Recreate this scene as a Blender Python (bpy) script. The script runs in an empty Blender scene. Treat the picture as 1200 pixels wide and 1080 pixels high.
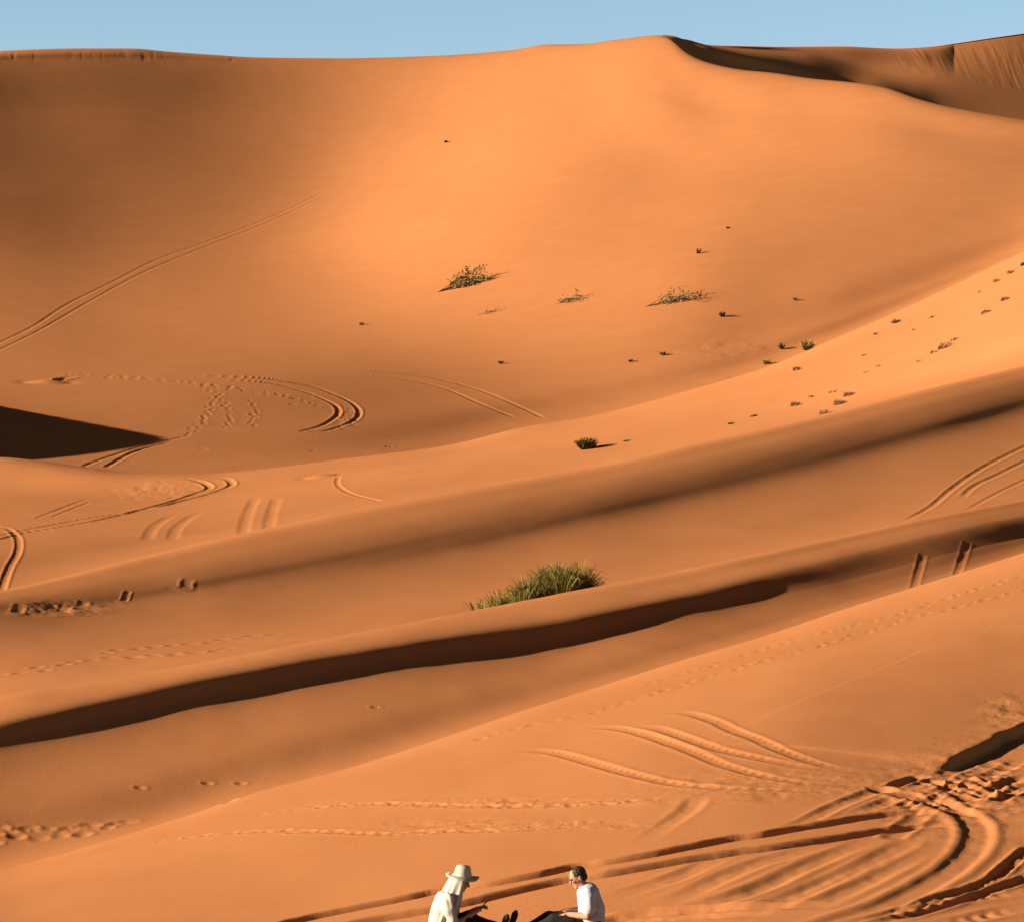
import bpy, math, random
import numpy as np
from mathutils import Vector

# ------------------------------------------------------------------ frame
F = 3600.0                 # focal length in photograph pixels (1200 wide)
CX, CY = 600.0, 540.0
rng = np.random.default_rng(11)
SUN_EL, SUN_AZ = math.radians(14.0), math.radians(12.0)   # low sun from the left, a little behind the viewer
SUN = np.array([-math.cos(SUN_EL)*math.cos(SUN_AZ), -math.cos(SUN_EL)*math.sin(SUN_AZ), math.sin(SUN_EL)])

# ------------------------------------------------------------------ interpolation
def pchip_slopes(t, y):
    """t (K,), y (K, ...) -> monotone slopes"""
    h = np.diff(t).reshape((-1,)+(1,)*(y.ndim-1))
    d = np.diff(y, axis=0)/h
    m = np.zeros_like(y)
    w1 = 2*h[1:]+h[:-1]; w2 = h[1:]+2*h[:-1]
    same = d[:-1]*d[1:] > 0
    with np.errstate(divide='ignore', invalid='ignore'):
        hm = (w1+w2)/(w1/d[:-1]+w2/d[1:])
    m[1:-1] = np.where(same, hm, 0.0)
    m[0] = d[0]; m[-1] = d[-1]
    return m

def hermite(t, y, m, q):
    k = np.clip(np.searchsorted(t, q, side='right')-1, 0, len(t)-2)
    h = t[k+1]-t[k]
    s = (q-t[k])/h
    sh = (-1,)+(1,)*(y.ndim-1)
    s = s.reshape(sh); h = h.reshape(sh)
    return ((2*s**3-3*s**2+1)*y[k] + (s**3-2*s**2+s)*h*m[k]
            + (-2*s**3+3*s**2)*y[k+1] + (s**3-s**2)*h*m[k+1])

def pchip(t, y, q):
    t = np.asarray(t, float); y = np.asarray(y, float)
    return hermite(t, y, pchip_slopes(t, y), np.asarray(q, float))

def gauss1(a, sig, axis=0):
    if sig <= 0: return a
    r = int(3*sig+1); k = np.exp(-0.5*(np.arange(-r, r+1)/sig)**2); k /= k.sum()
    a = np.moveaxis(a, axis, 0)
    p = np.concatenate([np.repeat(a[:1], r, 0)*1.0, a, np.repeat(a[-1:], r, 0)], 0)
    # odd reflection keeps the ends in place
    p[:r] = 2*a[:1]-a[1:r+1][::-1] if a.shape[0] > r else p[:r]
    p[-r:] = 2*a[-1:]-a[-r-1:-1][::-1] if a.shape[0] > r else p[-r:]
    out = np.zeros_like(a)
    for i, w in enumerate(k):
        out += w*p[i:i+a.shape[0]]
    return np.moveaxis(out, 0, axis)

# ------------------------------------------------------------------ columns of the terrain fan
COLSTEP = 1.0
def columns(step):
    return np.concatenate([np.arange(-900, -40, 8.0), np.arange(-40, 1241, step), np.arange(1248, 2000, 8.0)])

def curve(nodes, cols, sig=14.0, smooth=False):
    n = sorted(nodes)
    x = [p[0] for p in n]; y = [p[1] for p in n]
    # straight run outside the nodes at a gentler slope
    sl = (y[1]-y[0])/(x[1]-x[0]); sr = (y[-1]-y[-2])/(x[-1]-x[-2])
    if x[0] > -850: x = [-900.0]+x; y = [y[0]+0.5*sl*(-900.0-x[1])]+y
    if x[-1] < 1950: x = x+[1400.0, 2000.0] if x[-1] < 1399 else x+[2000.0]; y = y+([y[-1]+sr*(1400.0-x[-3])] if len(x)-len(y) == 2 else []); y = y+[y[-1]+0.4*sr*(2000.0-x[-2])]
    g = np.arange(-960, 2061, 4.0)
    v = np.interp(g, x, y) if smooth else pchip(x, y, np.clip(g, x[0], x[-1]))
    v = gauss1(v, sig/4.0)
    return np.interp(cols, g, v)

# ------------------------------------------------------------------ dune lines: (photo column, photo row) and distance in metres
C1 = [(0,1018),(100,992),(200,961),(300,927),(400,902),(500,870),(600,836),(700,804),(800,772),(900,743),(1000,709),(1100,678),(1200,647)]
T2 = [(-900,1010),(-300,922),(-100,892),(0,874),(150,841),(250,820),(400,791),(533,770),(667,753),(800,719),(900,700),(1000,678),(1100,652),(1200,630)]
B2 = [(-900,1004),(-300,912),(-100,872),(0,852),(135,820),(200,804),(300,784),(400,767),(533,746),(667,727),(800,701),(900,676),(1000,650),(1100,625),(1200,604)]
C2 = [(-900,1000),(-300,900),(-100,842),(0,815),(150,790),(300,763),(400,744),(533,718),(667,692),(800,667),(900,645),(1000,624),(1100,603),(1200,584)]
S3 = [(0,715),(150,702),(300,677),(450,648),(600,616),(700,592),(800,570),(911,543),(1022,513),(1133,483),(1200,465)]
C3 = [(0,691),(150,655),(300,620),(450,589),(600,562),(700,545),(800,522),(959,487),(1078,457),(1200,428)]
C4 = [(-900,620),(-300,575),(-100,540),(0,534),(45,538),(100,546),(165,553),(240,554),(300,549.5),(400,537),(525,521),(608,501),(692,487),(817,454),(900,429),(978,396),(1059,361),(1200,294)]
C5 = [(-900,400),(-500,300),(-250,170),(-100,82),(0,60),(100,57),(150,57),(200,61),(250,64.5),(300,67.5),(400,68.5),(500,66),(600,59),(640,52.5),(680,52),(720,47),(775,41.5),(788,46),(800,57),(817,68),(840,76),(870,82),(910,86),(950,92),(1010,98),(1040,103),(1075,115),(1100,122),(1150,132),(1200,140)]
X6 = [(700,60),(760,50),(775,41.5),(790,43),(800,46.5),(830,55),(860,63),(900,72),(950,85),(1000,95.5),(1030,100),(1075,112),(1100,119),(1150,129),(1200,137)]
Y6 = [(700,62),(775,44),(800,46.0),(830,53.5),(860,57),(900,60),(940,64),(1020,83),(1100,92),(1200,108)]
K6 = [(600,75),(700,62),(775,47),(800,45.8),(830,53.2),(860,54),(920,55),(985,54.5),(1050,57),(1090,55),(1120,51),(1160,45),(1200,39.5)]

PX = [-700,-300,0,200,400,600,800,1000,1200,1500,1900]
def DN(*v): return list(zip(PX, v))
D_E  = DN(32,32,32.5,33,33.3,33.5,33.5,33.5,33.5,33.5,33.5)
D_C1 = DN(34,37,40,44.5,50,56,63.5,71.5,80,92,108)
D_G2 = DN(36,40,44,49,55,62,71,81,92,106,124)
D_T2 = DN(42,47,52,58,65,72,80.5,89.5,98,110,126)
D_B2 = DN(43,48,53.2,59.3,66.5,73.8,82.8,92.3,102,115,132)
D_C2 = DN(45,50.5,56,62.5,70,78,88,99,110,125,144)
D_G3 = DN(49,55.5,62,69,77.5,87,98,110,122,138,158)
D_S3 = DN(61,68,75,83,92,101.5,112.5,125,138,156,178)
D_C3 = DN(65,72.5,80,89,99,110,122,134.5,147,165,188)
D_G4 = DN(72,80,88,98,108.5,120,132.5,145.5,158,176,199)
D_C4 = DN(110,118,124,119,130,150,164,176,185,196,210)
D_G5 = DN(140,146,150,150,153,168,188,208,225,250,270)
D_V1 = DN(165,172,178,182,188,198,210,225,240,262,282)
D_V2 = DN(185,200,210,218,225,228,235,245,258,275,292)
D_V3 = DN(200,220,235,255,270,268,265,266,272,285,298)
D_V4 = DN(225,245,260,290,315,312,305,296,290,296,305)
D_V5 = DN(245,265,285,325,360,360,350,330,310,306,312)
D_V6 = DN(260,280,307,360,402,405,395,362,327,316,318)
D_C5 = DN(270,292,330,398,440,445,434,384,340,325,325)
def mix(a, b, w):
    ws = w if isinstance(w, (list, tuple)) else [w]*len(a)
    return [(p[0], p[1]*(1-k)+r[1]*k) for p, r, k in zip(a, b, ws)]
FG_S = [0.15, 0.35, 0.55, 0.75, 0.9]
D_FG = [mix(D_E, D_C1, w) for w in (0.09, 0.22, 0.37, 0.57, 0.8)]
L2_S = [0.5]
D_L2 = [mix(D_G2, D_T2, 0.55)]
D_M2 = mix(D_B2, D_C2, 0.42)
D_B2U = mix(D_B2, D_M2, 0.22)
S3LO = [(0,11),(300,13),(600,16),(900,18),(1200,18)]
S3HI = [(0,8),(300,12),(600,14),(900,14),(1200,12)]
L3_S = [0.5]
D_S3A = mix(D_S3, D_G3, 0.14)
D_L3 = [mix(D_G3, D_S3A, 0.55)]
D_S3B = mix(D_S3, D_C3, 0.25)
D_M3 = mix(D_S3B, D_C3, 0.42)
L4_S = [0.35, 0.7]
D_L4 = [mix(D_G4, D_C4, 0.4), mix(D_G4, D_C4, 0.75)]
L5_S = [0.12, 0.25, 0.4, 0.55, 0.7, 0.85]
D_L5 = [D_V1, D_V2, D_V3, D_V4, D_V5, D_V6]
CORN = [(-300,10),(0,11),(150,12),(210,8),(260,6),(400,4),(600,2),(1200,2)]
D_CORN = [(-300,5),(0,5),(150,6),(260,4),(400,3),(600,3),(1200,3)]
D_G6 = [(-700, 380), (0, 470), (600, 480), (800, 452), (1000, 462), (1200, 480)]
D_X6 = [(-700, 400), (0, 490), (600, 492), (830, 464), (900, 474), (960, 484), (1010, 494), (1200, 500)]
D_Y6 = [(-700, 420), (0, 520), (600, 505), (800, 500), (900, 530), (1000, 585), (1100, 600), (1200, 580)]
D_K6 = [(-700, 450), (0, 560), (600, 550), (800, 550), (900, 595), (1000, 650), (1100, 690), (1200, 690)]

PX = [-700, -300, -100, 0, 100, 200, 300, 400, 500, 600, 700, 800, 850, 900, 950, 1000, 1100, 1200, 1300, 1500, 1900]
DN = lambda *v: list(zip(PX, v))
# distances along the dune lines at the picture columns PX, in metres
D_E = DN(32.00, 32.00, 32.33, 32.50, 32.75, 33.00, 33.15, 33.30, 33.40, 33.50, 33.50, 33.50, 33.50, 33.50, 33.50, 33.50, 33.50, 33.50, 33.50, 33.50, 33.50)
D_FG[0] = DN(32.31, 33.18, 35.69, 36.05, 36.13, 36.31, 36.46, 36.38, 36.27, 36.13, 35.94, 35.84, 35.76, 35.77, 35.75, 35.74, 35.83, 35.94, 36.02, 37.45, 39.10)
D_FG[1] = DN(32.79, 34.98, 39.19, 39.76, 39.56, 39.47, 39.37, 39.01, 38.78, 38.67, 38.58, 38.64, 38.60, 38.73, 38.80, 38.98, 39.37, 39.79, 40.04, 43.41, 47.37)
D_FG[2] = DN(33.17, 36.18, 41.66, 42.21, 41.94, 42.12, 42.40, 42.19, 42.20, 42.42, 42.53, 42.86, 42.96, 43.33, 43.56, 44.20, 45.27, 46.69, 47.57, 52.43, 58.71)
D_FG[3] = DN(33.66, 37.62, 43.89, 44.51, 44.49, 45.16, 45.77, 45.73, 46.14, 46.75, 47.13, 47.77, 48.02, 48.51, 48.86, 50.13, 51.43, 53.20, 54.51, 62.62, 72.41)
D_FG[4] = DN(34.28, 39.63, 46.90, 47.20, 47.19, 48.12, 49.04, 49.21, 49.94, 51.18, 52.20, 53.45, 53.92, 54.58, 54.98, 56.59, 57.92, 59.56, 60.93, 73.19, 87.22)
D_C1 = DN(34.70, 40.74, 48.36, 49.18, 49.71, 51.06, 52.34, 52.99, 54.44, 56.41, 58.15, 60.66, 61.23, 62.56, 63.28, 65.31, 66.89, 68.62, 70.18, 85.18, 102.32)
D_G2 = DN(36.69, 43.99, 50.78, 51.53, 52.12, 53.64, 55.19, 56.38, 58.24, 60.79, 63.51, 67.38, 68.67, 71.29, 72.65, 76.28, 81.45, 87.79, 95.14, 107.47, 123.43)
D_L2[0] = DN(40.52, 49.20, 53.36, 54.40, 55.52, 57.09, 58.63, 60.15, 62.28, 64.78, 67.40, 71.35, 72.49, 75.20, 76.44, 79.67, 84.41, 90.33, 97.38, 109.43, 124.45)
D_T2 = DN(43.82, 53.82, 56.30, 57.52, 59.16, 60.92, 62.55, 64.55, 66.56, 68.77, 70.56, 74.42, 75.68, 78.19, 78.97, 81.89, 86.49, 92.08, 98.81, 110.82, 125.22)
D_B2 = DN(44.62, 54.51, 56.79, 58.03, 59.76, 61.65, 63.35, 65.39, 67.45, 69.80, 71.69, 75.43, 76.89, 79.97, 81.44, 84.72, 89.56, 95.41, 102.21, 115.27, 130.84)
D_B2U = DN(44.79, 54.71, 56.98, 58.21, 59.92, 61.81, 63.53, 65.60, 67.71, 70.11, 72.06, 75.85, 77.36, 80.48, 82.00, 85.32, 90.21, 96.10, 102.94, 116.16, 131.92)
D_M2 = DN(45.53, 55.72, 58.33, 59.38, 60.85, 62.58, 64.33, 66.62, 69.09, 71.92, 74.27, 78.25, 79.80, 82.84, 84.22, 87.37, 92.17, 98.05, 104.89, 118.88, 135.44)
D_C2 = DN(46.90, 57.62, 60.90, 62.26, 63.93, 65.68, 67.52, 70.12, 73.21, 76.56, 79.03, 82.54, 83.66, 86.46, 87.77, 90.81, 95.52, 101.34, 108.09, 123.51, 141.50)
D_G3 = DN(51.00, 62.88, 66.79, 68.15, 69.70, 71.13, 73.16, 76.24, 80.32, 84.76, 88.30, 92.46, 93.88, 96.55, 97.87, 100.44, 104.00, 108.25, 113.50, 132.24, 152.56)
D_L3[0] = DN(57.30, 70.08, 75.21, 76.19, 77.86, 80.11, 83.73, 87.30, 91.02, 94.78, 98.33, 102.38, 103.98, 106.67, 108.41, 111.64, 116.08, 121.09, 125.14, 142.36, 162.84)
D_S3A = DN(62.06, 75.16, 80.33, 81.99, 84.40, 86.75, 90.13, 93.35, 96.79, 100.46, 104.61, 108.96, 110.95, 113.84, 115.76, 119.24, 123.74, 129.26, 133.83, 150.31, 171.01)
D_S3 = DN(63.45, 76.41, 81.21, 83.10, 85.80, 88.24, 91.52, 94.67, 98.13, 101.84, 106.09, 110.57, 112.71, 115.67, 117.54, 120.88, 125.27, 130.81, 135.49, 152.60, 173.72)
D_S3B = DN(64.30, 77.27, 81.90, 83.83, 86.61, 89.11, 92.47, 95.72, 99.31, 103.18, 107.58, 112.10, 114.16, 117.07, 118.97, 122.36, 126.67, 132.04, 136.61, 154.16, 175.72)
D_M3 = DN(65.54, 78.55, 82.94, 85.27, 88.70, 91.86, 95.53, 99.00, 102.59, 106.22, 110.38, 114.93, 116.96, 119.70, 121.40, 124.61, 128.77, 133.92, 138.30, 156.40, 178.48)
D_C3 = DN(67.23, 80.42, 84.79, 87.93, 92.58, 97.12, 101.63, 105.42, 108.83, 112.13, 115.76, 119.91, 121.62, 124.08, 125.55, 128.59, 132.60, 137.32, 141.23, 159.70, 182.35)
D_G4 = DN(76.06, 91.65, 101.11, 107.50, 114.21, 121.69, 127.06, 132.15, 135.56, 139.43, 140.93, 143.89, 144.28, 146.16, 147.28, 147.88, 148.15, 147.04, 147.08, 167.71, 191.45)
D_L4[0] = DN(93.71, 111.45, 122.86, 127.74, 130.96, 136.12, 139.72, 143.66, 146.24, 150.17, 151.72, 154.96, 155.24, 156.70, 157.17, 156.63, 155.51, 152.70, 151.48, 173.05, 194.90)
D_L4[1] = DN(112.44, 134.74, 154.75, 156.40, 155.11, 154.85, 155.04, 156.28, 156.70, 159.25, 159.41, 161.67, 161.42, 162.69, 163.50, 164.03, 165.05, 164.80, 165.08, 181.87, 199.34)
D_C4 = DN(122.70, 145.63, 165.60, 166.24, 162.80, 161.17, 161.20, 163.05, 164.51, 168.02, 168.37, 170.11, 168.99, 169.38, 169.54, 169.94, 171.71, 173.31, 175.90, 188.40, 202.54)
D_G5 = DN(150.87, 171.47, 186.12, 189.49, 185.04, 182.04, 184.45, 192.15, 202.00, 216.41, 225.81, 233.56, 238.17, 245.53, 247.37, 255.40, 264.89, 276.23, 283.60, 269.65, 279.47)
D_L5[0] = DN(174.88, 196.14, 207.56, 215.13, 212.42, 211.07, 214.90, 222.82, 232.06, 243.45, 248.07, 251.98, 254.36, 260.33, 260.79, 267.95, 277.21, 288.85, 296.74, 281.33, 291.29)
D_L5[1] = DN(196.19, 227.37, 239.86, 249.24, 244.98, 241.38, 244.59, 252.84, 260.00, 265.36, 265.35, 266.01, 266.67, 272.51, 272.22, 277.94, 285.75, 296.73, 304.60, 290.45, 299.38)
D_L5[2] = DN(216.65, 260.44, 291.37, 303.92, 306.41, 301.40, 302.67, 305.01, 297.74, 294.53, 291.13, 286.98, 283.99, 289.79, 289.33, 293.76, 298.92, 307.55, 313.84, 299.09, 304.90)
D_L5[3] = DN(249.22, 298.27, 336.08, 349.52, 357.49, 359.39, 362.93, 362.00, 341.99, 331.97, 328.02, 322.62, 312.67, 315.06, 311.90, 313.59, 313.97, 318.40, 322.23, 307.24, 310.76)
D_L5[4] = DN(272.09, 323.01, 364.61, 378.41, 385.98, 390.14, 394.68, 398.00, 387.40, 373.45, 364.90, 360.11, 345.94, 345.39, 338.68, 336.27, 330.62, 330.31, 331.33, 314.75, 316.69)
D_L5[5] = DN(289.34, 341.99, 390.46, 404.03, 410.33, 415.91, 420.21, 424.36, 421.06, 410.39, 402.78, 392.26, 371.39, 370.15, 363.99, 359.52, 348.07, 342.97, 341.00, 322.98, 322.06)
D_C5 = DN(300.05, 355.46, 412.34, 427.85, 436.08, 444.55, 451.20, 454.84, 454.63, 448.96, 440.03, 424.01, 402.27, 400.52, 391.20, 382.55, 365.68, 356.01, 350.96, 331.40, 328.81)
D_G6 = DN(400.23, 482.18, 540.74, 531.77, 517.42, 506.59, 498.53, 491.88, 485.86, 477.33, 468.23, 457.02, 452.15, 477.04, 492.27, 511.19, 510.45, 514.05, 519.59, 498.72, 490.03)
D_X6 = DN(420.32, 502.32, 561.03, 551.00, 535.48, 523.42, 514.16, 506.43, 499.56, 490.53, 481.44, 470.53, 466.09, 491.74, 507.30, 526.68, 526.65, 531.05, 537.82, 518.05, 509.67)
D_Y6 = DN(440.34, 528.08, 589.73, 577.76, 560.03, 545.76, 534.71, 526.06, 519.84, 514.33, 514.83, 522.43, 548.74, 608.03, 619.04, 608.40, 602.91, 605.10, 612.96, 596.61, 589.27)
D_K6 = DN(470.44, 564.00, 628.77, 617.79, 600.93, 587.33, 576.62, 567.84, 560.90, 554.05, 552.73, 558.22, 583.04, 643.39, 663.10, 679.83, 710.72, 759.26, 835.41, 748.52, 721.57)

# ------------------------------------------------------------------ the terrain surface, column by column
def build_surface(q=1.0, colstep=COLSTEP):
    cols = columns(colstep)
    u = (cols-CX)/F
    Dm, Pm, rows = [], [], []
    names = {}
    def knot(name, P, D, n):
        names[name] = len(Dm)
        Dm.append(D); Pm.append(P)
        rows.append(0 if not rows else rows[-1]+max(2, int(round(n*q))))
    cv = lambda n, s=14.0: curve(n, cols, s)
    cd = lambda n: curve(n, cols, 52.0, True)
    one = np.ones_like(cols)
    zp = lambda z, D: CY-F*z/D
    knot('n0', zp(-1.75, 3.0)*one, 3.0*one, 0)
    knot('n1', zp(-3.4, 16.0)*one, 16.0*one, 40)
    c1 = cv(C1, 8)
    knot('E', 1150*one, cd(D_E), 60)
    for i, s in enumerate(FG_S):
        knot('f%d' % i, (1-s)*1150+s*cv(C1, 45), cd(D_FG[i]), 680*(s-([0]+FG_S)[i]))
    knot('C1', c1, cd(D_C1), 680*(1-FG_S[-1]))
    def hidden(k, C, G, DC, DG, bump, w=0.5):
        knot('H%d' % k, np.maximum(C, G)+bump, DC+(DG-DC)*w, 12)
        knot('G%d' % k, G, DG, 10)
    # second dune: trough, toe, brink, crest
    t2, b2, c2 = cv(T2, 8), cv(B2, 8), cv(C2, 8)
    D1, Dg = cd(D_C1), cd(D_G2)
    g2 = cv(C1, 50)+6
    hidden(2, c1, g2, D1, Dg, 4+cv([(0,0),(400,5),(1200,12)], 40))
    dt, db = cd(D_T2), cd(D_B2)
    for i, s in enumerate(L2_S):
        knot('a%d' % i, (1-s)*g2+s*cv(T2, 30), cd(D_L2[i]), 110*(s-([0]+L2_S)[i]))
    knot('T2', t2, dt, 110*(1-L2_S[-1]))
    knot('B2', b2, db, 46)
    knot('B2u', 0.84*b2+0.16*c2, cd(D_B2U), 12)
    knot('m2', 0.45*b2+0.55*c2, cd(D_M2), 20)
    knot('C2', c2, cd(D_C2), 30)
    # third dune: plain, soft stripe, crest
    s3, c3 = cv(S3, 14), cv(C3, 8)
    g3 = cv(C2, 50)+6
    hidden(3, c2, g3, cd(D_C2), cd(D_G3), 10)
    lo = s3+cv(S3LO, 30); hi = s3-cv(S3HI, 30)
    for i, s in enumerate(L3_S):
        knot('b%d' % i, (1-s)*g3+s*lo, cd(D_L3[i]), 130*(s-([0]+L3_S)[i]))
    knot('S3a', lo, cd(D_S3A), 130*(1-L3_S[-1]))
    knot('S3', s3, cd(D_S3), 36)
    knot('S3b', hi, cd(D_S3B), 26)
    knot('m3', 0.45*hi+0.55*c3, cd(D_M3), 26)
    knot('C3', c3, cd(D_C3), 30)
    # fourth dune
    c4 = cv(C4, 8)
    g4 = cv(C3, 50)+6; c4s = cv(C4, 55)
    hidden(4, c3, g4, cd(D_C3), cd(D_G4), 12)
    for i, s in enumerate(L4_S):
        knot('c%d' % i, (1-s)*g4+s*c4s, cd(D_L4[i]), 190*(s-([0]+L4_S)[i]))
    knot('C4', c4, cd(D_C4), 190*(1-L4_S[-1]))
    # valley floor and great dune
    c5 = cv(C5, 4)
    g5 = c4s+14
    hidden(5, c4, g5, cd(D_C4), cd(D_G5), 14, 0.35)
    base = c5+cv(CORN, 20)
    c5s = cv(C5, 90)+6; c5m = cv(C5, 35)+3
    for i, s in enumerate(L5_S):
        top = c5s if s < 0.8 else c5m
        knot('d%d' % i, (1-s)*g5+s*top, cd(D_L5[i]), 520*(s-([0]+L5_S)[i]))
    # the great dune's face runs on smoothly to its sharp crest line
    s6 = L5_S[-1]; p6 = (1-s6)*g5+s6*c5m; d6 = cd(D_L5[-1])
    dc5 = d6+(p6-base)*(cd(D_C5)-d6)/(p6-cv(C5, 60))
    knot('B5', base, dc5-1, 520*(1-L5_S[-1]))
    knot('C5', c5, dc5-1+cv(D_CORN, 20), 16)
    # behind the great dune
    cd = lambda n: curve(n, cols, 24.0, True)
    x6, y6, k6 = cv(X6, 4), cv(Y6, 5), cv(K6, 4)
    lim = c5+3
    vis = lambda c: c
    knot('H6', c5+9, dc5+0.5*(cd(D_G6)-dc5), 10)
    knot('G6', np.maximum(c5+4, x6+1.5), cd(D_G6), 10)
    knot('X6', x6, cd(D_X6), 40)
    knot('Y6', np.minimum(y6, x6-0.3), cd(D_Y6), 50)
    knot('K6', np.minimum(k6, np.minimum(y6, x6-0.3)-0.2), cd(D_K6), 80)
    knot('p1', zp(30.0, 720.0)*one, 720.0*one, 10)
    knot('p2', zp(0.0, 1100.0)*one, 1100.0*one, 8)
    knot('p3', zp(-4.0, 4500.0)*one, 4500.0*one, 8)
    t = np.array(rows, float)
    Dm = np.array(Dm); Pm = np.array(Pm)
    Dm = np.maximum.accumulate(Dm+np.arange(len(Dm))[:, None]*1e-3, axis=0)
    # slopes: monotone in distance, flat at every crest and hollow in the picture row
    qr = np.arange(rows[-1]+1).astype(float)
    D = hermite(t, Dm, pchip_slopes(t, Dm), qr)
    P = hermite(t, Pm, pchip_slopes(t, Pm), qr)
    D = gauss1(D, 5.0*q); P2 = gauss1(P, 4.0*q)
    # keep the sharp lines sharp
    keep = np.zeros(len(qr))
    for nm in ('C5', 'B5', 'X6', 'K6', 'Y6', 'T2'):
        keep = np.maximum(keep, np.exp(-0.5*((qr-rows[names[nm]])/(4.0*q))**2))
    P = P2*(1-keep[:, None])+P*keep[:, None]
    Y = D
    X = u[None, :]*D
    Z = (CY-P)/F*D
    rowof = {k: rows[i] for k, i in names.items()}
    return cols, rowof, X, Y, Z, P

# ------------------------------------------------------------------ blender helpers
scene = bpy.context.scene
COL = scene.collection
def mat_nodes(name):
    m = bpy.data.materials.new(name); m.use_nodes = True
    nt = m.node_tree
    return m, nt, nt.nodes['Principled BSDF']

def sand_material():
    m, nt, b = mat_nodes('sand')
    N = nt.nodes; L = nt.links
    g = N.new('ShaderNodeNewGeometry')
    n1 = N.new('ShaderNodeTexNoise'); n1.inputs['Scale'].default_value = 0.35; n1.inputs['Detail'].default_value = 5
    n2 = N.new('ShaderNodeTexNoise'); n2.inputs['Scale'].default_value = 9.0; n2.inputs['Detail'].default_value = 6; n2.inputs['Roughness'].default_value = 0.75
    L.new(g.outputs['Position'], n1.inputs['Vector']); L.new(g.outputs['Position'], n2.inputs['Vector'])
    add = N.new('ShaderNodeMath'); add.operation = 'MULTIPLY_ADD'; add.inputs[1].default_value = 0.45
    L.new(n1.outputs['Fac'], add.inputs[0]); 
    mul = N.new('ShaderNodeMath'); mul.operation = 'MULTIPLY'; mul.inputs[1].default_value = 0.55
    L.new(n2.outputs['Fac'], mul.inputs[0]); L.new(mul.outputs[0], add.inputs[2])
    r = N.new('ShaderNodeValToRGB')
    r.color_ramp.elements[0].position = 0.3; r.color_ramp.elements[0].color = (*SAND_A, 1)
    r.color_ramp.elements[1].position = 0.7; r.color_ramp.elements[1].color = (*SAND_B, 1)
    L.new(add.outputs[0], r.inputs['Fac']); L.new(r.outputs['Color'], b.inputs['Base Color'])
    b.inputs['Roughness'].default_value = 1.0
    b.inputs['Specular IOR Level'].default_value = 0.0
    b.inputs['Diffuse Roughness'].default_value = 0.0
    n3 = N.new('ShaderNodeTexNoise'); n3.inputs['Scale'].default_value = 14.0; n3.inputs['Detail'].default_value = 8; n3.inputs['Roughness'].default_value = 0.8
    L.new(g.outputs['Position'], n3.inputs['Vector'])
    n4 = N.new('ShaderNodeTexNoise'); n4.inputs['Scale'].default_value = 55.0; n4.inputs['Detail'].default_value = 3
    L.new(g.outputs['Position'], n4.inputs['Vector'])
    sm = N.new('ShaderNodeMath'); sm.operation = 'MULTIPLY_ADD'; sm.inputs[1].default_value = 0.8; L.new(n4.outputs['Fac'], sm.inputs[0]); L.new(n3.outputs['Fac'], sm.inputs[2])
    bp = N.new('ShaderNodeBump'); bp.inputs['Strength'].default_value = 0.52; bp.inputs['Distance'].default_value = 0.012
    L.new(sm.outputs[0], bp.inputs['Height']); L.new(bp.outputs['Normal'], b.inputs['Normal'])
    return m
SAND_A = (0.345, 0.132, 0.049); SAND_B = (0.388, 0.159, 0.063)

def grid_mesh(name, X, Y, Z, mat):
    nr, nc = X.shape
    me = bpy.data.meshes.new(name)
    v = np.stack([X, Y, Z], -1).astype(np.float32).reshape(-1)
    me.vertices.add(nr*nc); me.vertices.foreach_set('co', v)
    i = (np.arange(nr-1)[:, None]*nc+np.arange(nc-1)[None, :]).reshape(-1)
    quads = np.stack([i, i+1, i+nc+1, i+nc], -1).astype(np.int32).reshape(-1)
    nf = len(i)
    me.loops.add(nf*4); me.loops.foreach_set('vertex_index', quads)
    me.polygons.add(nf)
    me.polygons.foreach_set('loop_start', np.arange(0, nf*4, 4, dtype=np.int32))
    me.update(calc_edges=True)
    me.polygons.foreach_set('use_smooth', np.ones(nf, bool))
    me.materials.append(mat)
    o = bpy.data.objects.new(name, me); COL.objects.link(o)
    return o

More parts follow.
